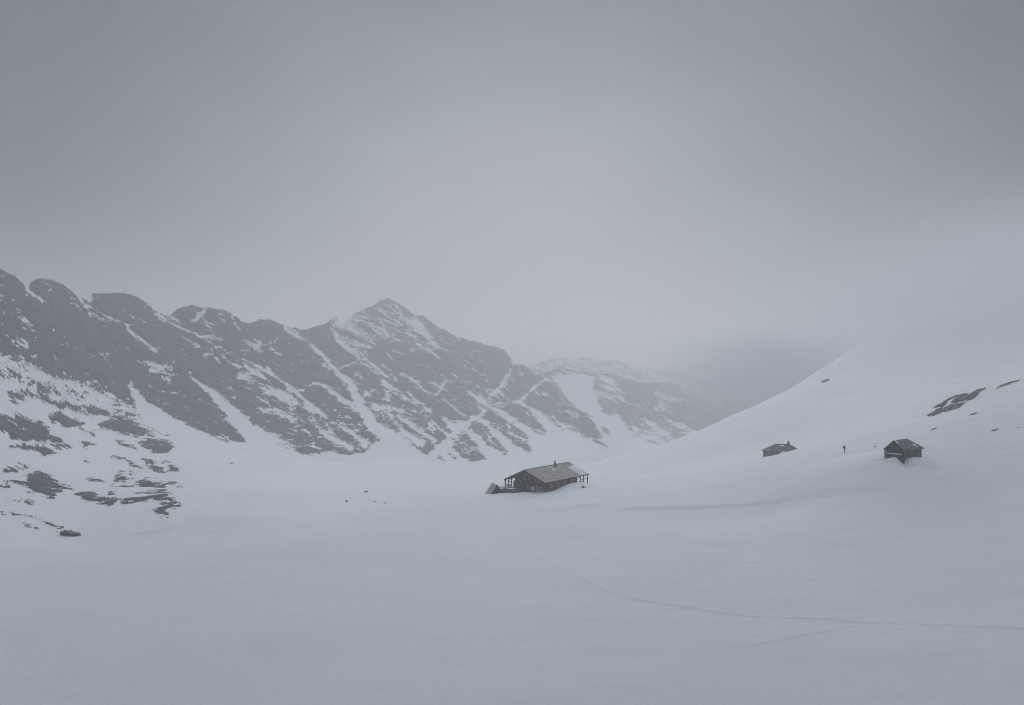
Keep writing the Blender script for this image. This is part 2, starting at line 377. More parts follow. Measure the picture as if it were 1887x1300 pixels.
def build_mountain(name, label, x0, x1, dx, nr, ridge, foot, depth, rocks, rock_lines, snows, strokes, biases, mat, amp, dusty, dip, relief, jag):
    px = np.arange(x0, x1, dx); nc = len(px)
    yr = lerp_line(ridge, px); yf = lerp_line(foot, px)
    yr = np.minimum(yr + jag * fbm(px / 11, px * 0, px * 0 + 2, 5, .62), yf - 1)
    T = np.linspace(0, 1, nr)[:, None]
    PY = yf + (yr - yf) * T; PX = np.broadcast_to(px, PY.shape)
    dep = np.array(depth, float); tps = TPS(np.c_[dep[:, 0], dep[:, 1]], np.log(dep[:, 2]), 1e-5)
    D = np.exp(tps(PX, PY))
    W = P(PX, PY, D)
    X, Y, Z = W[..., 0], W[..., 1], W[..., 2]
    # strata coordinates: along / across the dipping ledges
    c, s_ = math.cos(R(dip)), math.sin(R(dip))
    al = X * c - Z * s_; ac = X * s_ + Z * c
    warp = fbm(X / 30, Y / 30, Z / 30, 3)
    n_big = fbm(al / 26 + warp * .5, Y / 30, ac / 9 + warp * .5, 4)
    n_fine = fbm(al / 9, Y / 11, ac / 2.1, 4, .6)
    n_mic = fbm(al / 2.6 + 9, Y / 3, ac / .8, 3, .6)
    n_big = n_big / n_big.std(); n_fine = n_fine / n_fine.std(); n_mic = n_mic / n_mic.std()
    # the traced shapes with ragged edges
    wob = np.maximum(D, 250) / FPX
    k = np.clip(400 / D, .6, 1.6)
    QX = PX + k * (4.5 * fbm(X / 9, Y / 9, Z / 9, 4) + 1.1 * n_fine); QY = PY + k * (3.5 * fbm(X / 8 + 40, Y / 8, Z / 8, 4) + .8 * n_fine)
    f = np.full(PX.shape, -99.0)
    for po in rocks: f = np.maximum(f, pgon(QX, QY, po))
    for st in rock_lines: f = np.maximum(f, pline(QX, QY, st))
    for po in snows: f = np.minimum(f, -pgon(QX, QY, po))
    for st in strokes: f = np.minimum(f, -pline(QX, QY, st))
    f = np.clip(f, -14, 14)
    mix = np.zeros(PX.shape)
    for po, to, wgt in biases:      # regions where rock and snow are finely mixed
        g = ss(-8, 8, pgon(QX, QY, po)) * wgt
        f = f * (1 - g) + to * g; mix = np.maximum(mix, g)
    k2 = np.clip(430 / D, 1, 2.2)
    f = f + 1.3 * (k2 - 1) + (amp * (.4 + .6 * k2) + 2.6 * mix) * (n_big * .45 + n_fine * .5 + n_mic * .55 * k2 ** .5)
    f = np.minimum(f, (dusty - .12 * (k2 - 1) - .5 * ss(.75, .1, T) - n_fine * .75 - n_mic * .6 + .25 * n_big) * 5 + 1)      # thin snow on ledges inside the rock
    rock = f / 4.0
    c2, s2 = math.cos(R(dip + 19)), math.sin(R(dip + 19))
    a2 = X * c2 - Z * s2; b2 = X * s2 + Z * c2
    stk = fbm(a2 / 34, Y / 40, b2 / 2.6, 4, .6); stk = stk / stk.std()
    f = np.minimum(f, (1.75 + 2.5 * ss(640, 470, D) - stk - .35 * n_fine + .3 * n_big) * 3.5 + .6)         # thin runnels of snow down the faces
    rock = f / 4.0
    # relief: rock stands proud of the snow, ledges and ribs
    out = relief * (1.3 * np.tanh(f / 5) + .55 * n_big + .35 * np.maximum(rock, 0).clip(0, 1) * n_fine) * wob * ss(0, .06, T) * (1 - .8 * ss(.93, 1, T))
    D2 = D - out * 2.0
    W = P(PX, PY, D2)
    rows = [W]; at = [rock]
    sk = W[0].copy(); ap = np.minimum(45, W[0, :, 1] * .12); sk[:, 1] -= ap; sk[:, 0] -= W[0, :, 0] / W[0, :, 1] * ap; sk[:, 2] -= ap * .42     # snow apron under the foot
    sk2 = W[0].copy(); sk2[:, 1] -= ap * .4; sk2[:, 0] -= W[0, :, 0] / W[0, :, 1] * ap * .4; sk2[:, 2] -= ap * .1
    rows = [sk[None], sk2[None], W]; at = [np.full((2, nc), -3.0), rock]
    top = W[-1]; rt = rock[-1]
    hgt = np.maximum(8, (W[-1, :, 2] - W[0, :, 2]))
    for k, (bk, dn) in enumerate(((.04, .01), (.15, .08), (.45, .35), (1.2, 1.0), (1.7, 1.5))):
        q = top.copy(); dirx = top[:, 0] / top[:, 1]
        q[:, 1] += hgt * bk; q[:, 0] += dirx * hgt * bk; q[:, 2] -= hgt * dn
        q[:, 2] += (vnoise(px / 14, px * 0 + k, px * 0) * 3 if k > 1 else 0)
        rows.append(q[None]); at.append(rt[None])
    W = np.concatenate(rows, 0); at = np.concatenate(at, 0)
    n2 = W.shape[0]
    i = np.arange(n2 - 1)[:, None] * nc + np.arange(nc - 1)[None]
    q = np.stack([i, i + 1, i + nc + 1, i + nc], -1).reshape(-1, 4)
    o = mesh_np(name, W.reshape(-1, 3), q, mat, True, {'rock': at.ravel()})
    tag(o, label, 'mountain', kind='structure')
    return o

RIDGE = [(-420, 400), (-200, 440), (-60, 470), (0, 495), (28, 510), (45, 525), (52, 534), (55, 523), (65, 515), (80, 513), (100, 518), (115, 524), (130, 535), (148, 551),
         (155, 548), (165, 543), (180, 541), (215, 540), (240, 542), (258, 549), (275, 562), (295, 578), (312, 584), (320, 576), (335, 566), (350, 562), (372, 567), (395, 569), (415, 571), (440, 588), (455, 597),
         (465, 593), (480, 589), (498, 588), (508, 594), (525, 601), (545, 606), (560, 608), (580, 602), (600, 598), (610, 588), (620, 586), (630, 597), (640, 592), (655, 578), (670, 570), (690, 562), (702, 553), (715, 549),
         (728, 555), (740, 563), (765, 582), (780, 582), (800, 598), (820, 610), (845, 622), (870, 628), (895, 636), (920, 640), (935, 652), (945, 667), (952, 670), (970, 676), (985, 690), (1000, 697), (1005, 694), (1017, 702),
         (1032, 728), (1044, 743), (1060, 753), (1078, 763), (1095, 780), (1105, 796), (1118, 815), (1145, 829)]
FOOT = [(-420, 1046), (-100, 1036), (0, 1026), (150, 1010), (250, 984), (340, 966), (370, 910), (400, 870), (450, 832), (600, 846), (700, 842), (800, 850), (880, 870), (940, 856), (1000, 853), (1060, 841), (1110, 836), (1150, 833)]
DEPTH = [(-420, 1046, 120), (-420, 800, 210), (-420, 600, 300), (-420, 400, 390),
         (0, 1026, 132), (0, 900, 190), (0, 800, 250), (0, 700, 310), (0, 600, 370), (0, 495, 430),
         (150, 1010, 145), (150, 900, 220), (150, 830, 300), (150, 750, 380), (150, 650, 455), (150, 545, 520),
         (340, 966, 162), (300, 940, 185), (300, 860, 290), (300, 800, 400), (300, 730, 480), (300, 650, 550), (290, 570, 610),
         (370, 910, 226), (400, 870, 312), (450, 832, 412), (450, 760, 510), (450, 680, 600), (455, 592, 690),
         (600, 846, 470), (600, 780, 560), (600, 700, 680), (600, 603, 840), (700, 842, 505), (715, 805, 545), (715, 720, 720), (715, 640, 900), (715, 550, 1080),
         (800, 850, 550), (880, 870, 548), (850, 850, 565), (850, 780, 720), (850, 700, 920), (850, 625, 1080), (950, 856, 600), (950, 830, 640), (950, 760, 850), (945, 670, 1080),
         (1000, 853, 630), (1005, 690, 1080), (1050, 780, 850), (1060, 752, 930), (1110, 820, 745), (1150, 833, 770)]
ROCKS = [
    [(-450, 300), (1020, 300), (1010, 690), (1001, 703), (990, 712), (959, 741), (901, 752), (888, 770), (870, 764), (862, 775), (840, 790), (822, 808), (801, 824), (786, 837), (757, 821), (741, 809), (720, 802), (707, 810), (690, 813), (672, 836),
     (625, 837), (600, 833), (562, 836), (545, 830), (513, 815), (487, 804), (467, 787), (452, 771), (450, 815), (420, 816), (386, 804), (335, 776), (302, 756), (276, 747), (262, 738), (255, 757), (237, 745), (205, 728), (145, 706), (100, 700), (70, 684), (40, 666), (0, 645), (-450, 600)],
    [(844, 803), (854, 796), (861, 798), (869, 812), (886, 830), (898, 846), (890, 850), (883, 861), (876, 857), (861, 846), (852, 843), (840, 830), (834, 826), (839, 815)],
    [(874, 773), (883, 775), (891, 782), (901, 793), (911, 805), (927, 822), (937, 833), (933, 841), (920, 834), (903, 825), (891, 813), (883, 803), (869, 797), (862, 790), (866, 782)],
    [(901, 752), (906, 755), (918, 765), (933, 776), (947, 782), (959, 790), (968, 798), (974, 807), (960, 808), (968, 810), (979, 830), (977, 836), (968, 830), (951, 820), (934, 806), (920, 796), (905, 786), (889, 770)],
    [(918, 752), (942, 743), (957, 745), (979, 757), (991, 770), (995, 780), (1005, 788), (1008, 795), (1003, 798), (981, 790), (968, 783), (942, 767)],
    [(1001, 703), (1017, 702), (1032, 728), (1044, 743), (1060, 750), (1078, 760), (1095, 778), (1104, 795), (1113, 807), (1098, 808), (1086, 805), (1069, 798), (1059, 790), (1045, 783), (1018, 775), (1012, 770), (991, 758), (981, 755), (959, 741), (976, 722), (990, 712)],
    # broken outcrops low on the left
    [(8, 723), (40, 722), (50, 735), (45, 742), (20, 738)], [(40, 718), (70, 723), (90, 735), (92, 747), (75, 740), (55, 732)], [(68, 711), (100, 710), (120, 715), (135, 727), (110, 725), (80, 720)],
    [(100, 740), (140, 745), (165, 752), (195, 757), (205, 768), (170, 768), (145, 757), (105, 748)], [(90, 765), (110, 760), (130, 768), (155, 778), (150, 787), (120, 787), (95, 778)],
    [(-60, 755), (0, 765), (40, 770), (80, 778), (92, 790), (90, 800), (115, 808), (130, 825), (134, 830), (110, 828), (90, 815), (60, 812), (20, 808), (15, 795), (-10, 788), (-60, 780)],
    [(18, 825), (50, 820), (80, 822), (105, 832), (110, 838), (80, 838), (60, 828)], [(185, 775), (215, 768), (240, 770), (265, 783), (280, 795), (285, 805), (255, 805), (235, 800), (205, 795), (180, 788)],
    [(255, 812), (280, 805), (320, 808), (330, 814), (318, 822), (308, 833), (290, 835), (265, 825)], [(217, 815), (235, 817), (253, 828), (250, 831), (230, 824)], [(150, 812), (165, 815), (180, 820), (160, 823), (157, 830)],
    [(265, 847), (275, 850), (290, 858), (300, 865), (305, 870), (290, 866), (272, 858)], [(300, 850), (312, 855), (327, 862), (328, 870), (312, 865)],
    [(17, 886), (48, 878), (65, 870), (85, 875), (100, 883), (120, 893), (135, 900), (115, 903), (105, 910), (98, 918), (80, 912), (60, 905), (45, 897), (25, 893)],
    [(160, 882), (180, 879), (198, 887), (185, 890), (165, 888)], [(145, 910), (165, 907), (190, 915), (208, 925), (205, 931), (180, 925), (155, 915)], [(200, 880), (225, 870), (250, 876), (230, 886), (210, 886)],
    [(205, 900), (240, 900), (262, 885), (300, 888), (320, 887), (340, 897), (338, 900), (320, 897), (305, 897), (310, 912), (328, 925), (330, 930), (325, 934), (300, 933), (275, 922), (262, 928), (240, 926), (210, 918), (203, 908)]]
ROCK_LINES = [[(981, 790, 5), (1008, 808, 2)], [(1012, 770, 6), (1037, 792, 3)], [(1049, 787, 5), (1064, 798, 2)], [(1095, 812, 5), (1118, 823, 2)],
              [(145, 790, 3), (175, 802, 4)], [(205, 844, 2), (230, 848, 3), (260, 860, 2)], [(10, 864, 3), (30, 868, 3)], [(25, 858, 3), (50, 863, 3)], [(285, 938, 2), (305, 946, 4)], [(355, 898, 4), (366, 902, 4)],
              [(-40, 942, 6), (0, 945, 6), (40, 950, 3), (75, 958, 2.5), (108, 970, 3)], [(55, 926, 6), (62, 927, 5)], [(38, 963, 3), (45, 964, 3)], [(55, 969, 5), (68, 972, 3)], [(18, 921, 2), (40, 923, 2)], [(0, 895, 4), (12, 896, 2)],
              [(724, 800, 4), (741, 808, 5)], [(730, 803, 4), (736, 806, 3)], [(808, 843, 3), (822, 850, 3)], [(826, 832, 4), (838, 845, 4)], [(833, 806, 8), (838, 808, 7)], [(157, 848, 4), (165, 850, 2)], [(300, 946, 3), (306, 948, 2)]]
SNOWS = [
    [(491, 719), (505, 717), (530, 725), (540, 735), (520, 742), (505, 732), (493, 726)], [(722, 745), (742, 750), (759, 755), (791, 758), (771, 763), (757, 761), (734, 755)],
    [(870, 764), (880, 768), (888, 772), (872, 775), (862, 790), (858, 797), (838, 806), (825, 806), (832, 795), (822, 788), (828, 780), (850, 779), (862, 775)],
    [(858, 718), (880, 728), (897, 737), (903, 745), (895, 752), (880, 742), (868, 730)],
    [(745, 590), (770, 590), (785, 605), (797, 620), (800, 628), (815, 640), (824, 645), (800, 643), (790, 632), (775, 617), (760, 605)]]
STROKES = [
    [(45, 522, 5), (52, 535, 5), (59, 541, 3), (68, 547, 2.5), (80, 554, 2)], [(147, 548, 4), (159, 562, 4), (178, 572, 2.5), (195, 583, 4.5), (220, 593, 4), (234, 600, 3), (237, 608, 4), (250, 620, 4), (264, 630, 4), (277, 640, 3), (288, 648, 1.5)],
    [(150, 541, 8), (165, 551, 9)], [(166, 577, 2), (186, 587, 3), (203, 592, 2)], [(34, 584, 1.5), (61, 601, 3)], [(22, 618, 3), (49, 632, 3)], [(22, 628, 3), (49, 639, 3)], [(183, 652, 1.5), (203, 668, 2)], [(208, 675, 2), (225, 685, 3)],
    [(272, 668, 5), (294, 677, 7), (321, 678, 3)], [(279, 680, 4), (294, 685, 5), (318, 692, 3)], [(298, 696, 2), (312, 700, 3)],
    [(257, 550, 5), (274, 562, 3), (291, 573, 4), (297, 580, 4)], [(301, 587, 5), (321, 598, 6), (335, 607, 5)], [(314, 582, 6), (335, 599, 4)],
    [(335, 607, 4), (358, 616, 3), (380, 625, 4), (401, 640, 4), (426, 650, 4), (448, 660, 3)], [(385, 621, 7), (408, 626, 5)], [(338, 622, 2), (348, 628, 3), (365, 637, 2)], [(377, 569, 3), (369, 580, 4), (357, 590, 2)],
    [(376, 655, 3), (390, 652, 2)], [(408, 656, 1.5), (426, 668, 2.5), (443, 678, 3)], [(450, 670, 4), (465, 683, 10), (485, 697, 9), (504, 712, 8)], [(443, 692, 7), (458, 697, 6)], [(494, 723, 6), (511, 728, 12), (540, 742, 8)],
    [(240, 704, 3), (242, 714, 7), (250, 728, 16), (262, 748, 26), (290, 772, 34), (330, 800, 44), (390, 835, 60)], [(349, 686, 3), (352, 695, 4), (369, 709, 7), (390, 724, 13), (410, 742, 20), (430, 765, 24), (450, 790, 26), (480, 820, 44), (500, 840, 60)],
    [(450, 662, 3), (475, 675, 4), (500, 690, 4), (523, 707, 5), (531, 713, 7), (545, 721, 8), (558, 735, 7), (568, 745, 7), (585, 757, 7), (602, 771, 4)], [(550, 722, 2), (565, 712, 3), (579, 707, 3), (594, 710, 3)],
    [(594, 710, 4), (611, 722, 6), (628, 735, 7), (645, 745, 9), (658, 757, 10)], [(474, 730, 2), (492, 742, 2.5), (514, 758, 3), (528, 768, 3), (545, 782, 2.5), (572, 803, 2.5)], [(475, 753, 4), (500, 757, 4)],
    [(602, 778, 2.5), (607, 790, 3), (614, 800, 4)], [(611, 777, 4), (628, 785, 6), (638, 792, 8), (653, 803, 9), (675, 817, 14)], [(580, 776, 4), (590, 788, 6), (600, 800, 7), (618, 813, 8), (645, 826, 12)],
    [(527, 605, 9), (545, 618, 6), (570, 632, 5), (585, 647, 4), (600, 662, 6), (616, 680, 8), (628, 692, 7), (640, 701, 10), (648, 712, 13), (655, 730, 15), (665, 750, 18), (675, 765, 21), (690, 785, 24), (708, 801, 26), (735, 822, 40)],
    [(589, 668, 2.5), (607, 681, 4)], [(626, 679, 2), (660, 665, 2.5)], [(630, 703, 2), (642, 718, 3)], [(652, 700, 2), (655, 690, 2)],
    [(611, 603, 6), (623, 625, 8), (636, 640, 8), (653, 653, 8), (663, 663, 6), (680, 676, 4), (694, 690, 4), (713, 708, 4), (715, 725, 5), (714, 742, 4), (717, 760, 5), (722, 772, 6), (734, 786, 8), (742, 795, 10), (756, 806, 12), (775, 818, 16)],
    [(667, 660, 6), (680, 668, 8), (694, 681, 8), (707, 691, 5), (728, 703, 2)], [(719, 712, 3), (734, 725, 4), (756, 740, 4), (778, 750, 6), (793, 758, 4)], [(752, 722, 2), (764, 738, 4), (781, 747, 4)],
    [(732, 768, 2.5), (751, 780, 4), (771, 793, 5), (790, 804, 5), (801, 812, 6)], [(768, 760, 3), (795, 775, 4), (808, 788, 4), (825, 803, 5)], [(818, 772, 5), (829, 780, 8), (839, 790, 10)],
    [(815, 735, 3), (829, 745, 4.5), (844, 757, 4), (862, 773, 4)], [(739, 690, 2), (754, 696, 3), (768, 706, 5), (781, 718, 4), (795, 726, 3), (805, 727, 6), (810, 720, 5), (823, 700, 2)], [(790, 705, 3), (805, 710, 5)], [(832, 776, 2), (864, 776, 2)],
    [(871, 680, 2), (886, 691, 2)], [(879, 710, 2), (900, 722, 3.5)], [(849, 703, 2), (860, 708, 2)],
    [(945, 672, 4), (938, 690, 5), (930, 702, 5), (918, 718, 5), (905, 730, 5), (901, 742, 5), (895, 755, 5), (884, 768, 6)], [(1002, 702, 4), (985, 714, 4.5), (975, 723, 5), (960, 739, 6)], [(918, 719, 3), (930, 733, 4), (942, 741, 4), (958, 741, 5)], [(901, 748, 3), (920, 744, 2.5), (940, 740, 3)],
    [(958, 740, 5), (981, 757, 6), (995, 773, 10), (1012, 788, 14), (1040, 806, 22)], [(878, 770, 5), (895, 782, 6), (910, 798, 7), (930, 814, 9), (955, 836, 18)], [(903, 750, 5), (920, 761, 6), (940, 772, 7), (955, 782, 8), (972, 797, 10), (990, 810, 18)],
    [(862, 793, 5), (875, 806, 8), (890, 821, 12), (915, 842, 22)], [(937, 797, 2), (955, 806, 3), (965, 810, 4)], [(1020, 770, 2), (1032, 780, 3), (1050, 786, 3)], [(1047, 757, 2), (1062, 764, 2.5)], [(955, 676, 2), (962, 692, 2.5)],
    [(705, 780, 3), (715, 790, 3), (728, 800, 4)], [(672, 728, 2), (683, 722, 4), (690, 718, 3)], [(672, 745, 4), (690, 752, 5), (705, 757, 4), (716, 762, 4)], [(655, 640, 3), (690, 660, 2)],
    [(470, 626, 4), (480, 635, 8), (470, 640, 6)], [(452, 627, 4), (462, 640, 3), (452, 652, 3)], [(498, 632, 3), (510, 625, 3)], [(498, 640, 5), (515, 655, 4)]]
BIAS = [
    ([(612, 588), (660, 572), (700, 552), (735, 562), (760, 590), (745, 600), (770, 622), (790, 640), (800, 655), (780, 662), (745, 640), (715, 628), (690, 645), (675, 655), (650, 648), (625, 622)], -1.6, .8),
    ([(840, 620), (900, 632), (948, 660), (950, 675), (925, 668), (880, 655), (850, 640)], .4, .6),
    ([(-60, 640), (0, 642), (70, 680), (145, 704), (205, 727), (255, 757), (300, 785), (330, 806), (300, 815), (240, 775), (150, 745), (60, 715), (-60, 700)], -.2, .75),
    ([(-60, 700), (60, 715), (150, 745), (235, 775), (180, 800), (100, 760), (-60, 765)], -.2, .35),
    ([(450, 675), (500, 700), (560, 745), (620, 790), (600, 800), (560, 780), (500, 745), (455, 705)], -.2, .6),
    ([(455, 755), (520, 760), (580, 800), (630, 830), (560, 836), (480, 800)], 1.2, .6),
    ([(345, 700), (400, 750), (445, 810), (415, 812), (375, 790), (310, 750), (270, 735), (300, 715)], 1.8, .55),
    ([(203, 885), (300, 885), (330, 925), (280, 925), (205, 915)], 2.2, .4),
    ([(842, 803), (870, 815), (900, 848), (882, 860), (850, 835)], .6, .7),
    ([(672, 720), (712, 715), (716, 765), (735, 790), (725, 800), (700, 775), (680, 750)], .6, .6),
    ([(720, 712), (800, 765), (800, 800), (760, 790), (722, 750)], 1.6, .5),
    ([(255, 548), (300, 575), (345, 610), (320, 612), (280, 580)], 0, .6),
    ([(380, 618), (420, 635), (470, 640), (500, 650), (470, 665), (420, 650)], .3, .6),
    ([(525, 600), (560, 612), (590, 650), (570, 650), (535, 625)], .3, .6),
    ([(620, 586), (632, 600), (640, 625), (622, 615)], .2, .6),
    ([(1040, 740), (1060, 752), (1105, 800), (1090, 806), (1050, 785)], 1.8, .5)]
M_MTN = mountain_material('mountain_rock', .42, (.008, .012, .019), (.08, .095, .118))
build_mountain('mountain_ridge', 'long rocky mountain ridge streaked with snow gullies rising to a pointed peak', -420, 1146, 1.5, 270, RIDGE, FOOT, DEPTH, ROCKS, ROCK_LINES, SNOWS, STROKES, BIAS, M_MTN, 2.0, 1.6, 24, 1.2, 3.2)

# the second mountain behind
RIDGE2 = [(960, 705), (985, 692), (1000, 686), (1015, 684), (1030, 679), (1045, 680), (1060, 684), (1085, 687), (1110, 689), (1130, 688), (1150, 697), (1175, 704), (1205, 707), (1225, 706), (1255, 711), (1275, 720), (1300, 727), (1330, 738), (1360, 745), (1390, 752), (1450, 775)]
FOOT2 = [(960, 850), (1110, 842), (1200, 836), (1300, 832), (1450, 830)]
DEPTH2 = [(960, 850, 850), (1110, 842, 860), (1200, 836, 900), (1300, 832, 940), (1450, 830, 1000), (960, 705, 1250), (1040, 680, 1300), (1130, 688, 1350), (1205, 707, 1400), (1275, 720, 1450), (1360, 745, 1500), (1450, 775, 1550),
          (1110, 770, 1020), (1200, 775, 1120), (1300, 780, 1200)]
ROCKS2 = [[(940, 600), (1480, 600), (1480, 840), (1290, 800), (1262, 803), (1245, 810), (1233, 816), (1215, 802), (1190, 796), (1170, 790), (1150, 778), (1130, 760), (1108, 770), (1050, 760), (940, 760)],
          [(1108, 787), (1115, 788), (1121, 797), (1122, 803), (1112, 797)], [(1153, 784), (1165, 790), (1180, 800), (1184, 807), (1172, 805), (1160, 795)], [(1100, 795), (1112, 806), (1108, 806)]]
LINES2 = [[(1190, 812, 3), (1205, 816, 6), (1215, 822, 3)], [(1120, 775, 3), (1140, 784, 3)]]
SNOWS2 = [[(1018, 694), (1060, 689), (1080, 690), (1098, 695), (1095, 715), (1100, 735), (1108, 755), (1130, 778), (1150, 790), (1110, 785), (1095, 772), (1078, 760), (1050, 742), (1038, 722), (1028, 712)],
          [(1102, 690), (1125, 697), (1138, 712), (1150, 725), (1135, 718), (1115, 712)]]
STROKES2 = [[(1210, 722, 5), (1232, 735, 6), (1255, 738, 3)], [(1222, 754, 6), (1236, 757, 7)], [(1210, 752, 4), (1220, 748, 3)], [(1255, 712, 4), (1275, 722, 8), (1300, 735, 7), (1330, 746, 5)], [(1180, 773, 3), (1200, 783, 8), (1225, 800, 10), (1240, 815, 12)],
            [(1225, 772, 3), (1250, 785, 6), (1275, 800, 8)], [(1140, 728, 2), (1155, 745, 2)], [(1270, 742, 2), (1275, 746, 3)]]
BIAS2 = [([(1095, 695), (1120, 705), (1140, 740), (1145, 775), (1120, 765), (1102, 735)], .6, .8), ([(1015, 682), (1060, 682), (1072, 705), (1050, 715), (1030, 708)], -1, .7), ([(1250, 708), (1320, 728), (1370, 752), (1330, 758), (1270, 735)], -.6, .7),
         ([(1170, 775), (1260, 785), (1290, 800), (1240, 815), (1190, 800)], -.2, .75), ([(1200, 705), (1260, 735), (1250, 765), (1210, 745)], 1.2, .5), ([(1060, 692), (1085, 695), (1090, 740), (1070, 745)], -4, .5), ([(1140, 775), (1180, 790), (1215, 822), (1160, 800)], -1.2, .6)]
build_mountain('far_mountain', 'second mountain behind the main ridge with a bright snow bowl under its summit', 960, 1450, 1.3, 170, RIDGE2, FOOT2, DEPTH2, ROCKS2, LINES2, SNOWS2, STROKES2, BIAS2, mountain_material('far_rock', .2, (.008, .012, .019), (.07, .085, .108)), 2.4, 1.5, 30, .9, 2.6)
# the last, nearly lost in the haze
RIDGE3 = [(900, 700), (985, 672), (1000, 665), (1020, 661), (1045, 657), (1062, 660), (1090, 658), (1110, 664), (1135, 664), (1160, 672), (1200, 678), (1222, 682), (1260, 690), (1300, 706), (1350, 728), (1450, 745), (1560, 790)]
FOOT3 = [(900, 800), (1560, 810)]
DEPTH3 = [(900, 800, 1650), (1200, 805, 1650), (1560, 810, 1700), (900, 700, 1900), (1050, 657, 2000), (1200, 678, 2050), (1350, 728, 2000), (1560, 790, 1900)]
build_mountain('distant_peaks', 'faint distant peaks almost lost in the haze above the second mountain', 900, 1560, 1.6, 90, RIDGE3, FOOT3, DEPTH3, [[(880, 600), (1600, 600), (1600, 830), (880, 830)]], [], [], [[(1060, 665, 3), (1100, 690, 6)], [(1180, 685, 5), (1230, 705, 8)]], [([(880, 600), (1600, 600), (1600, 830), (880, 830)], -.6, .85)],
               mountain_material('distant_rock', .14, (.03, .035, .042), (.08, .085, .095)), 3, 1.2, 30, .8, 3.5)

# ------------------------------------------------------------------ rocks on the snow
M_ROCK = noise_mat('bare_rock', (.012, .015, .016), (.12, .125, .12), 1.5, .9, (1, 1, 1.6), .9, 9, 3, .2, 'Object', (1.6, .56))
M_ROCK_DARK = noise_mat('dark_rock', (.02, .022, .026), (.07, .072, .075), 1.6, .9, (1, 1, 1.6), .8, 8, 3, .1, 'Object')
M_BOULDER = noise_mat('snow_dusted_rock', (.03, .034, .037), (.13, .136, .14), 1.6, .9, (1, 1, 1.8), .9, 9, 3, .2, 'Object', (2.2, .50))
def rock_mesh(name, poly, thick, mat, parent=None, org=None, seed=0, lift=0.0, dist=None):
    """a slab of rock standing out of the snow: an outline on the ground, its own thickness and broken faces"""
    g = [hit(x, y) if dist is None else Vector(P(x, y, dist + i * .01)) for i, (x, y) in enumerate(poly)]
    c = sum(g, Vector()) / len(g)
    xs = [p[0] for p in poly]; ys = [p[1] for p in poly]
    st = max((max(xs) - min(xs)) / 70, .35)
    X, Y = np.meshgrid(np.arange(min(xs) - 1.5, max(xs) + 1.6, st), np.arange(min(ys) - 1.5, max(ys) + 1.6, min(st, .8)))
    sd = poly_sd(X, Y, poly); ext = min(max(xs) - min(xs), 3 * (max(ys) - min(ys)))
    sd = sd + min(1.3, ext * .05) * fbm(X * .35 + seed, Y * .7, X * 0 + seed, 3) * 1.4
    # ground under every grid point from a plane fitted to the outline
    A = np.c_[[(v.x, v.y, 1) for v in g]]; sol = np.linalg.lstsq(A, np.array([v.z for v in g]), rcond=None)[0]
    if len(g) < 4: sol = np.array([0, .1, c.z - .1 * c.y])
    a, t = ray(X, Y); den = t - sol[0] * a - sol[1]
    D = np.where(np.abs(den) > 1e-4, sol[2] / den, c.y)
    D = np.clip(D, c.y * .75, c.y * 1.25)
    if dist is not None: D = D * 0 + dist
    px_m = c.y / FPX
    n = fbm(X * px_m * 1.1 + seed, Y * px_m * 2.2, X * 0 + seed, 4)
    prof = np.where(sd > 0, 1 - np.exp(-sd * 1.2), np.clip(sd, -3, 0) * .8)
    n2_ = fbm(X * px_m * 5 + seed, Y * px_m * 9, X * 0, 3)
    h = thick * (prof * (.8 + .9 * n) + np.where(sd > 0, .5 * np.abs(n) + .35 * n2_, 0))
    x = a * D; y = D; z = t * D
    # stand the slab up: out of the slope towards the camera and upwards
    y = y - h * .8; z = z + h * .35 + lift; 
    nr, nc = X.shape
    v = np.stack([x, y, z], -1).reshape(-1, 3)
    keep = (sd > -1.8)
    i = np.arange(nr - 1)[:, None] * nc + np.arange(nc - 1)[None]
    q = np.stack([i, i + nc, i + nc + 1, i + 1], -1)
    qk = q[keep[:-1, :-1] & keep[1:, :-1] & keep[:-1, 1:] & keep[1:, 1:]]
    used = np.unique(qk); remap = np.full(len(v), -1); remap[used] = np.arange(len(used)); v = v[used]; qk = remap[qk]
    # close the back: the same outline pushed into the slope
    nb = len(v); back = v.copy(); back[:, 1] += thick * 1.2; back[:, 2] -= thick * .8
    from collections import Counter
    ed = Counter()
    for f in qk:
        for k in range(4):
            ed[(int(f[k]), int(f[(k + 1) % 4]))] += 1
    rim = [e for e in ed if (e[1], e[0]) not in ed]
    side = np.array([(b, a_, a_ + nb, b + nb) for a_, b in rim]).reshape(-1, 4)
    allq = np.concatenate([qk, side, qk[:, ::-1] + nb]) if len(side) else qk
    o0 = Vector(org) if org is not None else c
    o = mesh_np(name, np.concatenate([v, back]) - np.array(o0), allq, mat, True, None, parent)
    if parent is None: o.location = o0
    return o
def cz(l, ox, oy, k): return [(ox + a / k, oy + b / k) for a, b in l]
K = 9.116
SLABS = [[(270, 775), (330, 735), (420, 680), (480, 650), (520, 655), (515, 700), (470, 730), (400, 780), (330, 812), (310, 790)],
         [(340, 660), (400, 620), (480, 590), (550, 545), (590, 560), (550, 610), (520, 640), (460, 640), (400, 650)],
         [(500, 580), (560, 530), (650, 480), (760, 435), (900, 418), (940, 430), (930, 445), (760, 460), (680, 500), (600, 545), (560, 575)],
         [(650, 560), (700, 510), (780, 458), (880, 442), (940, 447), (960, 470), (940, 500), (880, 530), (760, 572), (690, 573)],
         [(950, 440), (1000, 400), (1100, 350), (1240, 318), (1170, 370), (1110, 440), (1020, 510), (930, 520), (960, 480)],
         [(530, 715), (550, 650), (640, 602), (760, 592), (870, 562), (960, 530), (880, 575), (800, 640), (700, 690), (570, 725)]]
oc = hit(1762, 742)
outcrop = empty('rock_outcrop', oc)
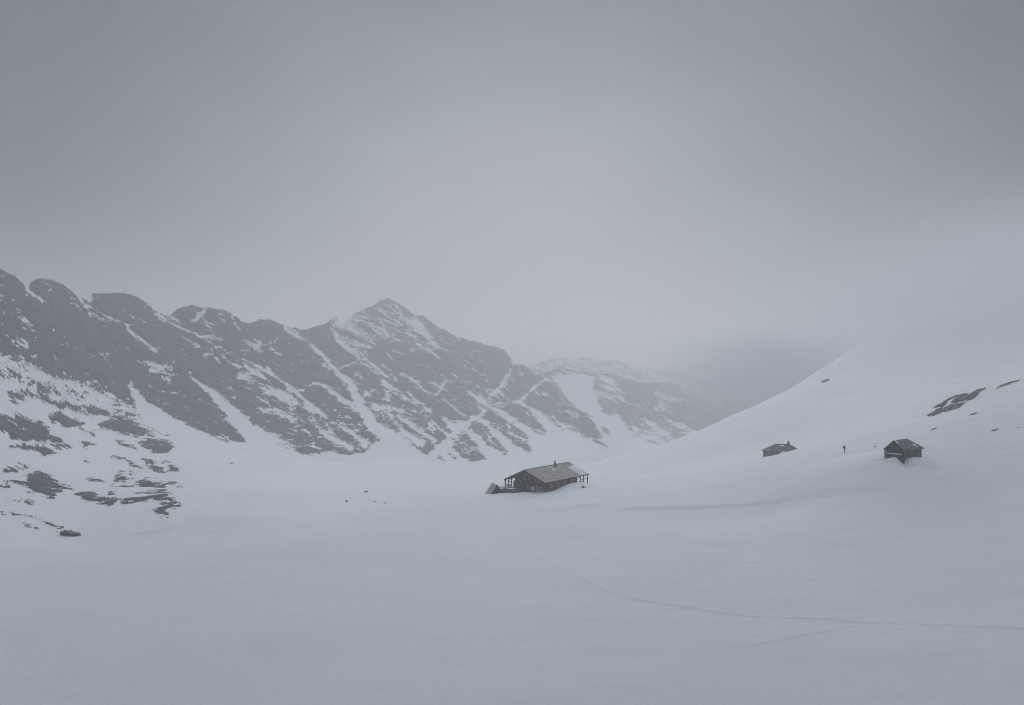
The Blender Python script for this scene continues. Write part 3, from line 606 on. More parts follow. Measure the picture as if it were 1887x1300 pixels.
tag(outcrop, 'big dark rock outcrop split by snow seams above the green hut', 'rock outcrop')
for i, sl in enumerate(SLABS):
    rock_mesh('rock_slab', cz(sl, 1680, 680, K), .9, M_ROCK, outcrop, oc, i * 3.7)
MTN_D = TPS(np.array(DEPTH, float)[:, :2], np.log(np.array(DEPTH, float)[:, 2]), 1e-5)
def rock(poly, label, thick=.5, mat=None, group=None, seed=0, cat='rock', dist=None):
    o = rock_mesh('rock', poly, thick, mat or M_ROCK, None, None, seed, 0, dist)
    return tag(o, label, cat, group)
def lens(ax, ay, bx, by, w):
    dx, dy = bx - ax, by - ay; L = math.hypot(dx, dy); nx, ny = -dy / L * w / 2, dx / L * w / 2
    f = lambda t, s: (ax + dx * t + nx * s, ay + dy * t + ny * s)
    return [f(0, .25), f(.25, .8), f(.55, 1), f(.85, .7), f(1, .2), f(1, -.3), f(.8, -.75), f(.5, -1), f(.2, -.6), f(0, -.2)]
rock(cz([(1420, 325), (1435, 347), (1520, 292), (1640, 252), (1820, 188), (1815, 180), (1700, 203), (1520, 262)], 1680, 680, K), 'long thin dark rock rib rising to the right of the big outcrop', .6, seed=31)
HG = 'small rocks poking through the right hillside'
rock(cz(lens(975, 782, 1098, 733, 24), 1680, 680, K), 'small black rock just below the right part of the big outcrop', .35, M_ROCK_DARK, HG, 41)
rock(cz(lens(1325, 1047, 1462, 1008, 24), 1680, 680, K), 'small dark rock low on the right hillside, right of the green hut', .3, M_ROCK_DARK, HG, 42)
rock(cz(lens(298, 1042, 438, 984, 11), 1680, 680, K), 'thin dark rock sliver just above the roof of the green hut', .2, M_ROCK_DARK, HG, 43)
rock(cz(lens(1765, 992, 1822, 984, 9), 1680, 680, K), 'tiny dark rock at the right edge below the thin rock rib', .2, M_ROCK_DARK, HG, 44)
rock(lens(1514, 705, 1528, 700, 3), 'lone grey rock on the hillside left of the big outcrop, below the crest', .18, M_ROCK, HG, 45)
rock(lens(1533, 662, 1539, 660, 1.4), 'small grey rock right at the hazy crest of the right hill', .16, M_ROCK, HG, 46)
rock([(110, 983), (114, 980.5), (119, 978), (124, 979.3), (129, 978.4), (134, 980.6), (142, 981.8), (136, 983.4), (131, 984.2), (127, 985.4), (121, 986.4), (114, 985)], 'lone dark boulder at the foot of the left slope, lowest rock on the left', .7, M_BOULDER, None, 51, 'boulder', float(np.exp(MTN_D(127., 986.))) - .4)
VG = 'tiny rocks on the valley floor'
rock(lens(672, 906, 678, 905, 1.1), 'tiny rock farthest back among the dark specks on the valley floor', .14, M_ROCK_DARK, VG, 61)
rock(lens(688, 925, 694, 924, 1.2), 'tiny flat dark rock on the valley floor beside a slightly bigger one', .14, M_ROCK_DARK, VG, 62)
rock(lens(707, 926, 711, 928, 1.9), 'small dark rock on the valley floor, closest of the specks to the brown hut', .2, M_ROCK_DARK, VG, 63)
rock(lens(637, 923, 640, 922, 1.2), 'pale speck of rock on the valley floor, leftmost of the small specks', .1, M_ROCK, VG, 64)
rock(lens(424, 854, 429, 854, 2.4), 'lone rock speck on the snow apron under the left gully', .6, M_ROCK, VG, 65)

# ------------------------------------------------------------------ materials for the huts
def planks(name, c0, c1, scale, axis='X', rough=.85, snowy=None):
    m, nt, b = new_mat(name)
    tc = N(nt, 'ShaderNodeTexCoord')
    w = N(nt, 'ShaderNodeTexWave', wave_type='BANDS', bands_direction=axis, Scale=scale, Distortion=.4, Detail=2); nt.links.new(tc.outputs['Object'], w.inputs['Vector'])
    n = N(nt, 'ShaderNodeTexNoise', Scale=2.2, Detail=6, Roughness=.7); nt.links.new(tc.outputs['Object'], n.inputs['Vector'])
    ad = N(nt, 'ShaderNodeMath', operation='MULTIPLY_ADD'); nt.links.new(w.outputs['Fac'], ad.inputs[0]); ad.inputs[1].default_value = .45
    nt.links.new(n.outputs['Fac'], ad.inputs[2])
    col = ramp(nt, ad.outputs[0], [(.4, c0), (1.0, c1)])
    if snowy:
        n3 = N(nt, 'ShaderNodeTexNoise', Scale=snowy[0], Detail=4, Roughness=.75); nt.links.new(tc.outputs['Object'], n3.inputs['Vector'])
        mr = N(nt, 'ShaderNodeMapRange'); mr.inputs['From Min'].default_value = snowy[1]; mr.inputs['From Max'].default_value = snowy[1] + .06
        nt.links.new(n3.outputs['Fac'], mr.inputs['Value'])
        mx = N(nt, 'ShaderNodeMix', data_type='RGBA'); nt.links.new(mr.outputs[0], mx.inputs['Factor'])
        nt.links.new(col, mx.inputs['A']); mx.inputs['B'].default_value = (.6, .62, .65, 1); col = mx.outputs['Result']
    nt.links.new(col, b.inputs['Base Color']); b.inputs['Roughness'].default_value = rough
    bp = N(nt, 'ShaderNodeBump', Strength=.6, Distance=.03); nt.links.new(w.outputs['Fac'], bp.inputs['Height']); nt.links.new(bp.outputs[0], b.inputs['Normal'])
    return m
M_BROWN = planks('dark_brown_boards', (.032, .014, .012), (.11, .046, .038), 5, 'X', .85, (3.2, .70))
M_RED = planks('red_brown_boards', (.075, .013, .013), (.22, .048, .042), 5, 'Y', .85, (3.0, .70))
M_BEAM = noise_mat('dark_timber', (.015, .013, .014), (.045, .04, .04), 4, .8)
M_GREYWOOD = planks('grey_weathered_boards', (.05, .055, .06), (.14, .15, .155), 4, 'X', .85, (1.6, .66))
M_ROOF = noise_mat('grey_metal_roof', (.20, .18, .17), (.52, .48, .455), .9, .7, (3, .6, 1), .25, 6, 4, .03, 'Object', (1.9, .63))
M_ROOF_DK = noise_mat('dark_slate_roof', (.085, .095, .10), (.19, .20, .205), 1.2, .75, (2, 1, 1), .4, 6, 5, .04, 'Object', (2.2, .64))
M_EDGE = noise_mat('roof_edge', (.025, .024, .026), (.06, .058, .06), 3, .7)
M_PALE = noise_mat('pale_window_paint', (.55, .53, .53), (.7, .68, .67), 5, .6)
M_GLASS = noise_mat('dark_window_glass', (.012, .014, .017), (.03, .033, .037), 2, .15, bump=0)
M_LITE = noise_mat('lit_window_paint', (.5, .51, .52), (.62, .63, .64), 3, .5, bump=0)  # pale colour stands in for light behind one gable pane
M_GREEN = planks('green_painted_boards', (.012, .052, .028), (.036, .115, .064), 6, 'X', .8, (3.4, .73))
M_GREEN_SIDE = planks('frosted_green_boards', (.018, .048, .030), (.06, .11, .08), 6, 'Y', .8, (3.4, .56))
M_STONE = noise_mat('grey_stone_base', (.05, .055, .055), (.2, .21, .21), 2.4, .9, (1, 1, 1.4), .8, 5, 3, .06, 'Object', (2.2, .58))
M_STEEL = noise_mat('dull_metal', (.05, .05, .055), (.1, .1, .105), 4, .5)
M_SNOWCAP = noise_mat('settled_snow', SNOW_A, SNOW_B, 1.2, .8, bump=.3, bdist=.05)

def snow_pad(name, corners, th, mat, parent, n=10, seed=0, cut=.0):
    """soft-edged layer of snow lying on a four-cornered face"""
    a, b, c, d = [np.array(p, float) for p in corners]
    U, V = np.meshgrid(np.linspace(0, 1, n * 2), np.linspace(0, 1, n))
    Uw = U[..., None]; Vw = V[..., None]
    base = (a * (1 - Uw) + b * Uw) * (1 - Vw) + (d * (1 - Uw) + c * Uw) * Vw
    e = np.minimum(np.minimum(U, 1 - U), np.minimum(V, 1 - V))
    h = th * (1 - np.exp(-e * 9)) * (1 + .35 * vnoise(U * 4 + seed, V * 4, U * 0)) 
    top = base.copy(); top[..., 2] += h + .004
    bot = base.copy(); bot[..., 2] -= .0
    nr, nc = U.shape; nv = nr * nc
    i = np.arange(nr - 1)[:, None] * nc + np.arange(nc - 1)[None]
    q = np.stack([i, i + 1, i + nc + 1, i + nc], -1).reshape(-1, 4)
    return mesh_np(name, top.reshape(-1, 3), q, mat, True, None, parent)

def window(parent, x, y, z, w, h, axis='front', lit=False, mull=True, fmat=None):
    """frame with sill as a part, its pane as a sub-part; front faces -Y, side faces +X"""
    f = MB(); t = .09
    if axis == 'front':
        B = lambda x0, x1, z0, z1, y0, y1: f.box(x + x0, x + x1, y + y0, y + y1, z + z0, z + z1)
    else:
        B = lambda x0, x1, z0, z1, y0, y1: f.box(y - y1, y - y0, x + x0, x + x1, z + z0, z + z1)
    B(-w / 2 - t, -w / 2, -t, h + t, -.06, .02); B(w / 2, w / 2 + t, -t, h + t, -.06, .02)
    B(-w / 2, w / 2, h, h + t, -.06, .02); B(-w / 2, w / 2, -t, 0, -.06, .02)
    if mull: B(-.03, .03, 0, h, -.05, .01)
    fo = f.build('window', fmat or M_PALE, parent)
    p = MB()
    if axis == 'front': p.box(x - w / 2 + .002, x + w / 2 - .002, y - .02, y + .004, z + .002, z + h - .002)
    else: p.box(y - .004, y + .02, x - w / 2 + .002, x + w / 2 - .002, z + .002, z + h - .002)
    p.build('pane', M_LITE if lit else M_GLASS, fo)
    return fo

# ------------------------------------------------------------------ the big brown hut
def main_hut():
    r = empty('mountain_hut', MAIN[:3], MAIN[3])
    tag(r, 'big brown timber hut with a long grey gabled roof and open porches', 'hut')
    RZ, EZ, HW, L = 5.25, 2.55, 6.15, 21.3
    sl = (RZ - EZ) / HW
    roofz = lambda x: RZ - abs(x) * sl
    # walls
    XL, XR, YF, YB, T = -3.7, 5.35, 1.3, 16.7, .22
    m = MB()
    m.prism([(XL, YF, -2.5), (XR, YF, -2.5), (XR, YF, roofz(XR) - .16), (0, YF, RZ - .16), (XL, YF, roofz(XL) - .16)], (0, T, 0))
    m.build('gable_wall', M_BROWN, r)
    m = MB(); m.prism([(XL, YB - T, -2.5), (XR, YB - T, -2.5), (XR, YB - T, roofz(XR) - .16), (0, YB - T, RZ - .16), (XL, YB - T, roofz(XL) - .16)], (0, T, 0)); m.build('gable_wall', M_BROWN, r)
    m = MB(); m.box(XR - T, XR + .004, YF + T, YB - T, -2.5, roofz(XR) - .16); tag(m.build('side_wall', M_RED, r), 'red brown side wall')
    m = MB(); m.box(XL, XL + T, YF + T, YB - T, -2.5, roofz(XL) - .16); m.build('side_wall', M_BROWN, r)
    # dark shingled screen low on the left of the gable
    m = MB(); m.prism([(-4.0, YF - .28, -.2), (-1.15, YF - .28, -.2), (-1.15, YF - .28, 2.15), (-1.6, YF - .28, 2.45), (-2.6, YF - .28, 2.6), (-3.5, YF - .28, 2.45), (-4.0, YF - .28, 2.0)], (0, .25, 0))
    tag(m.build('shingle_screen', M_GREYWOOD, r), 'grey shingled screen under the left gable')
    # roof: two slabs with a dark edge board each
    th = .14
    for sgn in (-1, 1):
        m = MB(); a = (0, 0, RZ); b = (sgn * HW, 0, EZ)
        m.prism([(0, 0, RZ), (sgn * HW, 0, EZ), (sgn * HW, 0, EZ - th), (0, 0, RZ - th)], (0, L, 0))
        rf = m.build('roof', M_ROOF, r)
        m = MB(); m.bar((sgn * .05, -.06, RZ - .16), (sgn * HW, -.06, EZ - .16), .1, .34); m.build('bargeboard', M_EDGE, rf)
        m = MB(); m.bar((sgn * .05, L + .06, RZ - .1), (sgn * HW, L + .06, EZ - .1), .1, .26); m.build('bargeboard', M_EDGE, rf)
        m = MB(); m.bar((sgn * (HW + .05), 0, EZ - .12), (sgn * (HW + .05), L, EZ - .12), .12, .16); m.build('gutter', M_EDGE, rf)
        if sgn > 0:
            m = MB()
            for k in range(15): m.box(-.12, .12, .3 + k * 1.42, 1.25 + k * 1.42, RZ - .03, RZ + .1)
            m.build('ridge_cap', M_EDGE, rf)
            e = .03
            snow_pad('roof_snow', [(HW + .02, 17.0, EZ + e), (HW + .02, L, EZ + e), (1.5, L, roofz(1.5) + e), (2.2, 17.3, roofz(2.2) + e)], .55, M_SNOWCAP, rf, 12, 3)
            snow_pad('roof_snow', [(2.2, 9.9, roofz(2.2) + e), (2.2, 11.6, roofz(2.2) + e), (1.5, 11.6, roofz(1.5) + e), (1.6, 10.1, roofz(1.6) + e)], .1, M_SNOWCAP, rf, 6, 5)
        else:
            snow_pad('roof_snow', [(-HW + .1, L - .2, EZ + .05), (-HW + .1, .4, EZ + .05), (-.5, .4, roofz(.5) + .03), (-.5, L - .2, roofz(.5) + .03)], .3, M_SNOWCAP, rf, 14, 9)
    # rafters under the open left eave
    m = MB()
    for y in np.arange(.3, 16.5, 1.5): m.bar((-3.8, y, roofz(3.8) - .24), (-6.1, y, roofz(6.1) - .24), .12, .18)
    m.build('rafters', M_BEAM, r)
    # chimney pipe with its cap
    m = MB(); m.box(.45, 1.0, 13.0, 13.6, RZ - 1.0, RZ + .55); ch = m.build('chimney', M_STEEL, r)
    m = MB(); m.tube((.7, 13.25, RZ + .5), (.62, 13.1, RZ + 1.25), .2, .16); m.build('chimney_pipe', M_STEEL, ch)
    # veranda posts and rails on the left
    for x, y, z0 in ((-5.9, .15, -1.2), (-4.85, .15, -2.4), (-3.95, .15, -1.2), (-5.9, 5, -1.2), (-5.9, 10, -1.2), (-5.9, 15, -1.2)):
        m = MB(); m.box(x - .1, x + .1, y - .1, y + .1, z0, roofz(x) - .17); m.build('veranda_post', M_BEAM, r)
    m = MB()
    for z in (.55, .95, 1.35): m.bar((-5.8, .15, z), (-4.05, .15, z), .07, .1)
    m.bar((-5.8, .15, 2.05), (-4.05, .15, 2.05), .08, .14)
    for x in (-5.6, -5.3, -5.05, -4.6, -4.3): m.box(x - .035, x + .035, .11, .19, .3, 1.3)
    m.build('veranda_railing', M_BEAM, r)
    m = MB(); m.bar((-5.9, .15, 2.0), (-5.3, .15, 2.75), .1); m.build('brace', M_BEAM, r)
    m = MB(); m.bar((-3.95, .15, 2.3), (-4.5, .15, 3.05), .1); m.build('brace', M_BEAM, r)
    m = MB(); m.box(-6.0, -3.72, .0, 16.5, -.05, .12); m.build('veranda_floor', M_GREYWOOD, r)
    # terrace in front: grey boarded parapet
    m = MB(); m.hexa([(-6.5, -1.5, -2.2), (-1.3, -1.5, -2.2), (-1.3, .9, -2.2), (-6.5, .9, -2.2), (-6.7, -1.7, .12), (-1.3, -1.7, .45), (-1.3, .9, .45), (-6.7, .9, .12)])
    ter = m.build('terrace', M_GREYWOOD, r)
    m = MB(); m.bar((-6.7, -1.66, .62), (-4.6, -1.66, .72), .09, .1)
    for x in (-6.65, -6.1, -5.6, -5.1, -4.65): m.bar((x, -1.66, .05), (x, -1.66, .7), .07)
    m.bar((-6.68, -1.6, .62), (-6.68, .8, .62), .09, .1)
    m.build('terrace_railing', M_BEAM, ter)
    snow_pad('terrace_snow', [(-4.4, -1.5, .36), (-2.6, -1.5, .42), (-2.6, .6, .42), (-4.4, .6, .36)], .15, M_SNOWCAP, ter, 6, 2)
    # windows and door of the gable
    for x, z, w, h in ((-.55, 2.75, .8, 1.25), (.75, 2.75, .8, 1.25), (2.2, 2.55, .7, .95), (3.3, 2.3, .65, .8)): window(r, x, YF, z, w, h)
    for x, z, w, h, lit in ((.1, .35, .8, 1.0, False), (1.55, .25, .75, .85, True), (2.75, .2, .85, .95, False), (4.1, .1, .8, .95, False)): window(r, x, YF, z, w, h, 'front', lit)
    m = MB(); m.box(-.95, 4.5, YF - .95, YF - .02, 1.75, 1.87); bal = m.build('balcony', M_BEAM, r)
    m = MB(); m.box(-.95, 4.5, YF - .95, YF - .9, 1.95, 2.6); m.build('balcony_boards', M_BROWN, bal)
    m = MB(); m.box(-.95, .0, YF - .12, YF - .02, -.6, 1.55); dr = m.build('door', M_BEAM, r)
    m = MB(); m.box(-.2, -.14, YF - .2, YF - .121, .4, .55); m.build('handle', M_STEEL, dr)
    for y in (4.0, 7.2, 10.4, 13.6): window(r, y, XR + .006, .95, .9, .75, 'side')
    # corner boards
    m = MB(); m.box(XR - .1, XR + .06, YF - .06, YF + .08, -2.5, roofz(XR) - .3); m.build('corner_board', M_BEAM, r)
    # rear porch under the roof end
    for x, y in ((5.75, 17.6), (5.75, 19.2), (5.95, 21.0), (0, 21.0), (-5.75, 21.0)):
        m = MB(); m.box(x - .1, x + .1, y - .1, y + .1, -2.4, roofz(x) - .17); m.build('porch_post', M_BEAM, r)
    m = MB(); m.bar((5.75, 17.6, 1.3), (5.95, 21.0, 1.45), .08, .12); m.bar((5.75, 16.8, .35), (5.75, 19.2, .35), .08, .12); m.bar((5.75, 16.8, .9), (5.75, 19.2, .9), .08, .12)
    m.bar((5.75, 17.6, 2.3), (5.3, 16.7, 1.5), .09); m.build('porch_railing', M_BEAM, r)
    return r
main_hut()
# a stub of sign standing in the snow behind the big hut's corner
q = hit(1075, 899)
o = MB(); o.box(-.5, .5, -.1, .1, -.6, .35); o = o.build('half_buried_box', M_STEEL, None, .03); o.location = q; o.rotation_euler = (0, .5, .4)
tag(o, 'small tilted grey box half buried below the rear porch of the brown hut', 'box')

# ------------------------------------------------------------------ steep little shed left of it
def shed():
    far = Vector((-5.08, 206, -27.7)); near = Vector((-3.75, 201.9, -27.7))
    dv = (near - far); L = dv.length; dv.normalize()
    rz = math.atan2(dv.y, dv.x) + math.pi / 2         # local -Y towards the camera
    r = empty('steep_shed', (near.x, near.y, -30.6), rz)
    tag(r, 'small steep roofed grey shed nearly buried, just left of the big brown hut', 'shed')
    H, W = 2.9, 2.0
    for s in (-1, 1):
        m = MB(); m.prism([(0, -.15, H), (s * (W + .1), -.15, -.15), (s * (W + .02), -.15, -.3), (0, -.15, H - .16)], (0, L + .3, 0)); rf = m.build('roof', M_ROOF, r)
        m = MB(); m.bar((0, -.2, H - .02), (s * (W + .08), -.2, -.12), .1, .2); m.build('bargeboard', M_EDGE, rf)
    m = MB(); m.prism([(-W + .12, 0, -.4), (W - .12, 0, -.4), (W - .12, 0, -.1), (0, 0, H - .25), (-W + .12, 0, -.1)], (0, .15, 0)); m.build('gable_wall', M_BROWN, r)
    m = MB(); m.box(-.45, .45, -.06, -.002, -.3, 1.5); m.build('door', M_BEAM, r)
shed()

# ------------------------------------------------------------------ hut buried to its eaves
def mid_hut():
    r = empty('buried_hut', MIDL[:3], MIDL[3])
    tag(r, 'low dark hut with a hipped slate roof, buried to its eaves in snow', 'hut')
    RZ, EZ, RL, EL, HD = 3.05, 1.15, 2.15, 4.7, 3.2
    m = MB()
    v = [(-EL, -HD, EZ), (EL, -HD, EZ), (EL, HD, EZ), (-EL, HD, EZ), (-RL, 0, RZ), (RL, 0, RZ)]
    bm = m.bm; vs = [bm.verts.new(p) for p in v]; lo = [bm.verts.new((p[0] * .985, p[1] * .985, p[2] - .18)) for p in v[:4]]
    for f in ((0, 1, 5, 4), (1, 2, 5), (2, 3, 4, 5), (3, 0, 4)): bm.faces.new([vs[i] for i in f])
    for i in range(4): bm.faces.new((vs[i], lo[i], lo[(i + 1) % 4], vs[(i + 1) % 4]))
    bm.faces.new(lo[::-1])
    rf = m.build('roof', M_ROOF_DK, r)
    m = MB(); m.bar((-RL, 0, RZ + .03), (RL, 0, RZ + .03), .28, .14)
    for sx in (-1, 1):
        m.bar((sx * RL, 0, RZ + .03), (sx * EL, -HD, EZ + .03), .16, .08)
    m.build('ridge_cap', M_EDGE, rf)
    m = MB(); m.bar((-EL, -HD - .05, EZ - .1), (EL, -HD - .05, EZ - .1), .1, .2); m.build('gutter', M_EDGE, rf)
    k = lambda x, t: (x, -HD * (1 - t), EZ + (RZ - EZ) * t + .02)
    snow_pad('roof_snow', [k(-1.0, .70), k(.0, .74), k(.9, .92), k(-.9, .84)], .14, M_SNOWCAP, rf, 7, 4)
    m = MB(); m.box(-EL + .35, EL - .35, -HD + .3, HD - .3, -1.6, EZ - .2); m.build('wall', M_GREYWOOD, r)
    m = MB(); m.box(1.75, 2.25, -.3, .25, RZ - .6, RZ + .55); ch = m.build('chimney', M_STEEL, r)
    m = MB(); m.box(1.85, 2.1, -.15, .1, RZ + .55, RZ + 1.0); m.build('chimney_pipe', M_STEEL, ch)
    window(r, -3.3, -HD + .3, .05, .7, .6)
mid_hut()

# ------------------------------------------------------------------ green hut in its wind scoop
def green_hut():
    r = empty('green_hut', GREEN[:3], GREEN[3])
    tag(r, 'small dark green hut with a grey half-hipped roof standing in a hollow of drifted snow', 'hut')
    RZ, EZ, HW, YR, YE = 3.8, 1.95, 1.95, 6.7, 10.2
    sl = (RZ - EZ) / HW; rz = lambda x: RZ - abs(x) * sl
    W = 1.72
    m = MB(); m.prism([(-W, .3, -.9), (W, .3, -.9), (W, .3, rz(W) - .12), (0, .3, RZ - .12), (-W, .3, rz(W) - .12)], (0, .18, 0)); m.build('gable_wall', M_GREEN, r)
    m = MB(); m.box(W - .16, W + .003, .48, 9.6, -2.5, rz(W) - .13); tag(m.build('side_wall', M_GREEN_SIDE, r), 'frost covered side wall')
    m = MB(); m.box(-W, -W + .16, .48, 9.6, -2.5, rz(W) - .13); m.build('side_wall', M_GREEN, r)
    m = MB(); m.box(-W, W, 9.6, 9.8, -2.5, EZ - .1); m.build('rear_wall', M_GREEN, r)
    m = MB(); m.box(-W - .08, W + .1, .12, .5, -3.0, -.1); m.build('stone_base', M_STONE, r)
    bm_ = MB(); bm = bm_.bm
    v = [(-HW, -.1, EZ), (HW, -.1, EZ), (HW + .15, YE, EZ - .1), (-HW - .15, YE, EZ - .1), (0, -.1, RZ), (0, YR, RZ + .02)]
    # flared hip: a kink above the rear eave
    kx, ky, kz = .95, 8.9, EZ + .55
    vs = [bm.verts.new(p) for p in v]; kr = bm.verts.new((kx, ky, kz)); kl = bm.verts.new((-kx, ky, kz))
    bm.faces.new((vs[0], vs[4], vs[5], kl, vs[3])); bm.faces.new((vs[1], vs[2], kr, vs[5], vs[4])); bm.faces.new((vs[5], kr, kl)); bm.faces.new((kr, vs[2], vs[3], kl))
    bmesh.ops.triangulate(bm, faces=bm.faces[:])
    ext = bmesh.ops.solidify(bm, geom=bm.faces[:], thickness=.1)
    rf = bm_.build('roof', M_ROOF_DK, r)
    for s in (-1, 1):
        m = MB(); m.bar((s * .03, -.16, RZ - .08), (s * HW, -.16, EZ - .08), .1, .2); m.build('bargeboard', M_EDGE, rf)
        m = MB(); m.bar((s * (HW + .05), -.1, EZ - .08), (s * (HW + .18), YE, EZ - .17), .1, .12); m.build('gutter', M_EDGE, rf)
    snow_pad('roof_snow', [(.08, -.1, RZ + .0), (.75, -.1, rz(.75) + .02), (.7, .5, rz(.7) + .02), (.08, .4, RZ)], .16, M_SNOWCAP, rf, 6, 1)
    snow_pad('roof_snow', [(1.2, 6.3, rz(1.2) + .03), (1.85, 7.2, rz(1.85) + .03), (1.4, 7.6, rz(1.4) + .03), (1.0, 6.6, rz(1.0) + .03)], .07, M_SNOWCAP, rf, 6, 6)
    m = MB(); m.box(-1.6, 1.62, -.12, .29, .95, 1.05); lg = m.build('ledge', M_EDGE, r)
    snow_pad('ledge_snow', [(-1.6, -.14, 1.05), (1.62, -.14, 1.05), (1.62, .29, 1.05), (-1.6, .29, 1.05)], .2, M_SNOWCAP, lg, 7, 8)
    m = MB(); m.box(-1.93, -1.75, .1, .3, -1.2, EZ - .15); m.build('corner_post', M_EDGE, r)
    m = MB(); m.box(-1.72, -1.6, .2, .297, 1.1, EZ - .1); tag(m.build('trim_board', M_PALE, r), 'pale trim board')
    m = MB(); m.box(1.6, 1.85, .05, .299, -3.0, EZ - .2); m.build('corner_post', M_BEAM, r)
    m = MB(); m.box(-.5, .35, .22, .297, 1.3, 2.5); m.build('shutter', M_GREEN, r)
    window(r, 3.0, W + .004, .6, .8, .7, 'side', False, True, M_GREYWOOD); window(r, 6.4, W + .004, .6, .8, .7, 'side', False, True, M_GREYWOOD)
green_hut()

# ------------------------------------------------------------------ person and marker pole
def skin_body(name, joints, bones, mat, parent=None, root=0, sub=2):
    """one continuous surface grown round a skeleton of (x, y, z, radius) joints"""
    me = bpy.data.meshes.new(name); me.from_pydata([j[:3] for j in joints], bones, []); me.update()
    o = link_mesh(name, me, mat, parent)
    o.modifiers.new('skin', 'SKIN'); me.skin_vertices[0].data
    for v, j in zip(me.skin_vertices[0].data, joints):
        v.radius = (j[3], j[4] if len(j) > 4 else j[3])
    me.skin_vertices[0].data[root].use_root = True
    sb = o.modifiers.new('sub', 'SUBSURF'); sb.levels = sub; sb.render_levels = sub
    return o
M_SKIN = noise_mat('skin', (.33, .2, .15), (.4, .25, .19), 6, .6, bump=0)
M_JACKET = noise_mat('dark_jacket_cloth', (.012, .013, .018), (.03, .032, .04), 5, .8)
M_TROUS = noise_mat('grey_trouser_cloth', (.03, .032, .04), (.06, .063, .075), 5, .85)
M_BOOT = noise_mat('black_boot', (.008, .008, .01), (.02, .02, .024), 5, .6)
M_PACK = noise_mat('dark_pack_cloth', (.012, .012, .016), (.035, .035, .042), 5, .8)
q = hit(1556, 834)
k = 12.4 * q.y / FPX / 1.62
TURN = math.atan2(-q.x, q.y)
P_ROOT = (q.x, q.y, q.z - .05)
def place(o): o.location = P_ROOT; o.rotation_euler = (0, 0, TURN); o.scale = (k, k, k); return o
r = place(empty('person', P_ROOT))
tag(r, 'person in dark winter clothes bent forward under a big pack, standing on the open snow', 'person')
# body facing +X: pelvis, spine, neck, head, arms, legs in one skeleton
J = [(0, 0, .86, .115), (.05, 0, 1.05, .12), (.12, 0, 1.22, .13), (.19, 0, 1.36, .06), (.23, 0, 1.44, .06), (.25, 0, 1.53, .092), (.265, 0, 1.585, .07)]
B = [(0, 1), (1, 2), (2, 3), (3, 4), (4, 5), (5, 6)]
for sd, fx in ((1, .07), (-1, -.05)):
    n = len(J); J += [(0, .09 * sd, .82, .09), (fx * .6 + .05, .09 * sd, .46, .062), (fx, .09 * sd, .1, .042), (fx + .06, .09 * sd, .045, .04), (fx + .15, .09 * sd, .04, .032)]
    B += [(0, n), (n, n + 1), (n + 1, n + 2), (n + 2, n + 3), (n + 3, n + 4)]
    n = len(J); J += [(.13, .17 * sd, 1.3, .055), (.2, .23 * sd, 1.07, .042), (.4, .2 * sd, 1.02, .03), (.46, .195 * sd, 1.01, .034, .02)]
    B += [(2, n), (n, n + 1), (n + 1, n + 2), (n + 2, n + 3)]
    h = n + 3
    for t, dy in enumerate((-.028, -.01, .01, .026)):
        m_ = len(J); l = (.03, .036, .034, .026)[t]
        J += [(.49, (.195 + dy * 1.0) * sd, 1.008, .0085), (.49 + l, (.195 + dy) * sd, .99, .008), (.49 + l * 1.05, (.195 + dy) * sd, .962, .007)]; B += [(h, m_), (m_, m_ + 1), (m_ + 1, m_ + 2)]
    m_ = len(J); J += [(.455, (.195 - .035) * sd, 1.03, .01), (.49, (.195 - .045) * sd, 1.03, .0085)]; B += [(h, m_), (m_, m_ + 1)]
m_ = len(J); J += [(.345, 0, 1.53, .013)]; B += [(5, m_)]           # nose
skin_body('body', J, B, M_SKIN, r)
m = MB(); m.box(.318, .335, -.022, .022, 1.482, 1.49); m.build('mouth', M_BOOT, r)
for sd in (-1, 1):
    m = MB(); m.box(.322, .338, sd * .036 - .012, sd * .036 + .012, 1.546, 1.56); m.build('eye', M_BOOT, r)
J = [(-.01, 0, .80, .15), (0, 0, .9, .145), (.05, 0, 1.06, .15), (.12, 0, 1.24, .165), (.18, 0, 1.37, .085), (.2, 0, 1.41, .08)]; B = [(0, 1), (1, 2), (2, 3), (3, 4), (4, 5)]
for sd in (1, -1):
    n = len(J); J += [(.13, .18 * sd, 1.3, .085), (.2, .24 * sd, 1.06, .07), (.4, .2 * sd, 1.02, .05)]; B += [(3, n), (n, n + 1), (n + 1, n + 2)]
skin_body('jacket', J, B, M_JACKET, r)
J = [(0, 0, .86, .125)]; B = []
for sd, fx in ((1, .07), (-1, -.05)):
    n = len(J); J += [(0, .085 * sd, .8, .105), (fx * .6 + .05, .09 * sd, .46, .085), (fx, .09 * sd, .14, .075)]; B += [(0, n), (n, n + 1), (n + 1, n + 2)]
skin_body('trousers', J, B, M_TROUS, r)
for sd, fx in ((1, .07), (-1, -.05)):
    skin_body('boot', [(fx, .09 * sd, .2, .075), (fx, .09 * sd, .07, .075), (fx + .1, .09 * sd, .05, .062), (fx + .19, .09 * sd, .045, .05)], [(0, 1), (1, 2), (2, 3)], M_BOOT, r)
skin_body('hood', [(.16, 0, 1.41, .1), (.21, 0, 1.53, .118), (.235, 0, 1.6, .09)], [(0, 1), (1, 2)], M_JACKET, r)
pk = place(empty('backpack', P_ROOT)); tag(pk, 'big dark backpack on the back of the person on the snow', 'backpack')
skin_body('pack_bag', [(-.2, 0, .98, .15, .16), (-.17, 0, 1.2, .19, .2), (-.1, 0, 1.45, .17, .19), (-.04, 0, 1.58, .1, .13)], [(0, 1), (1, 2), (2, 3)], M_PACK, pk)
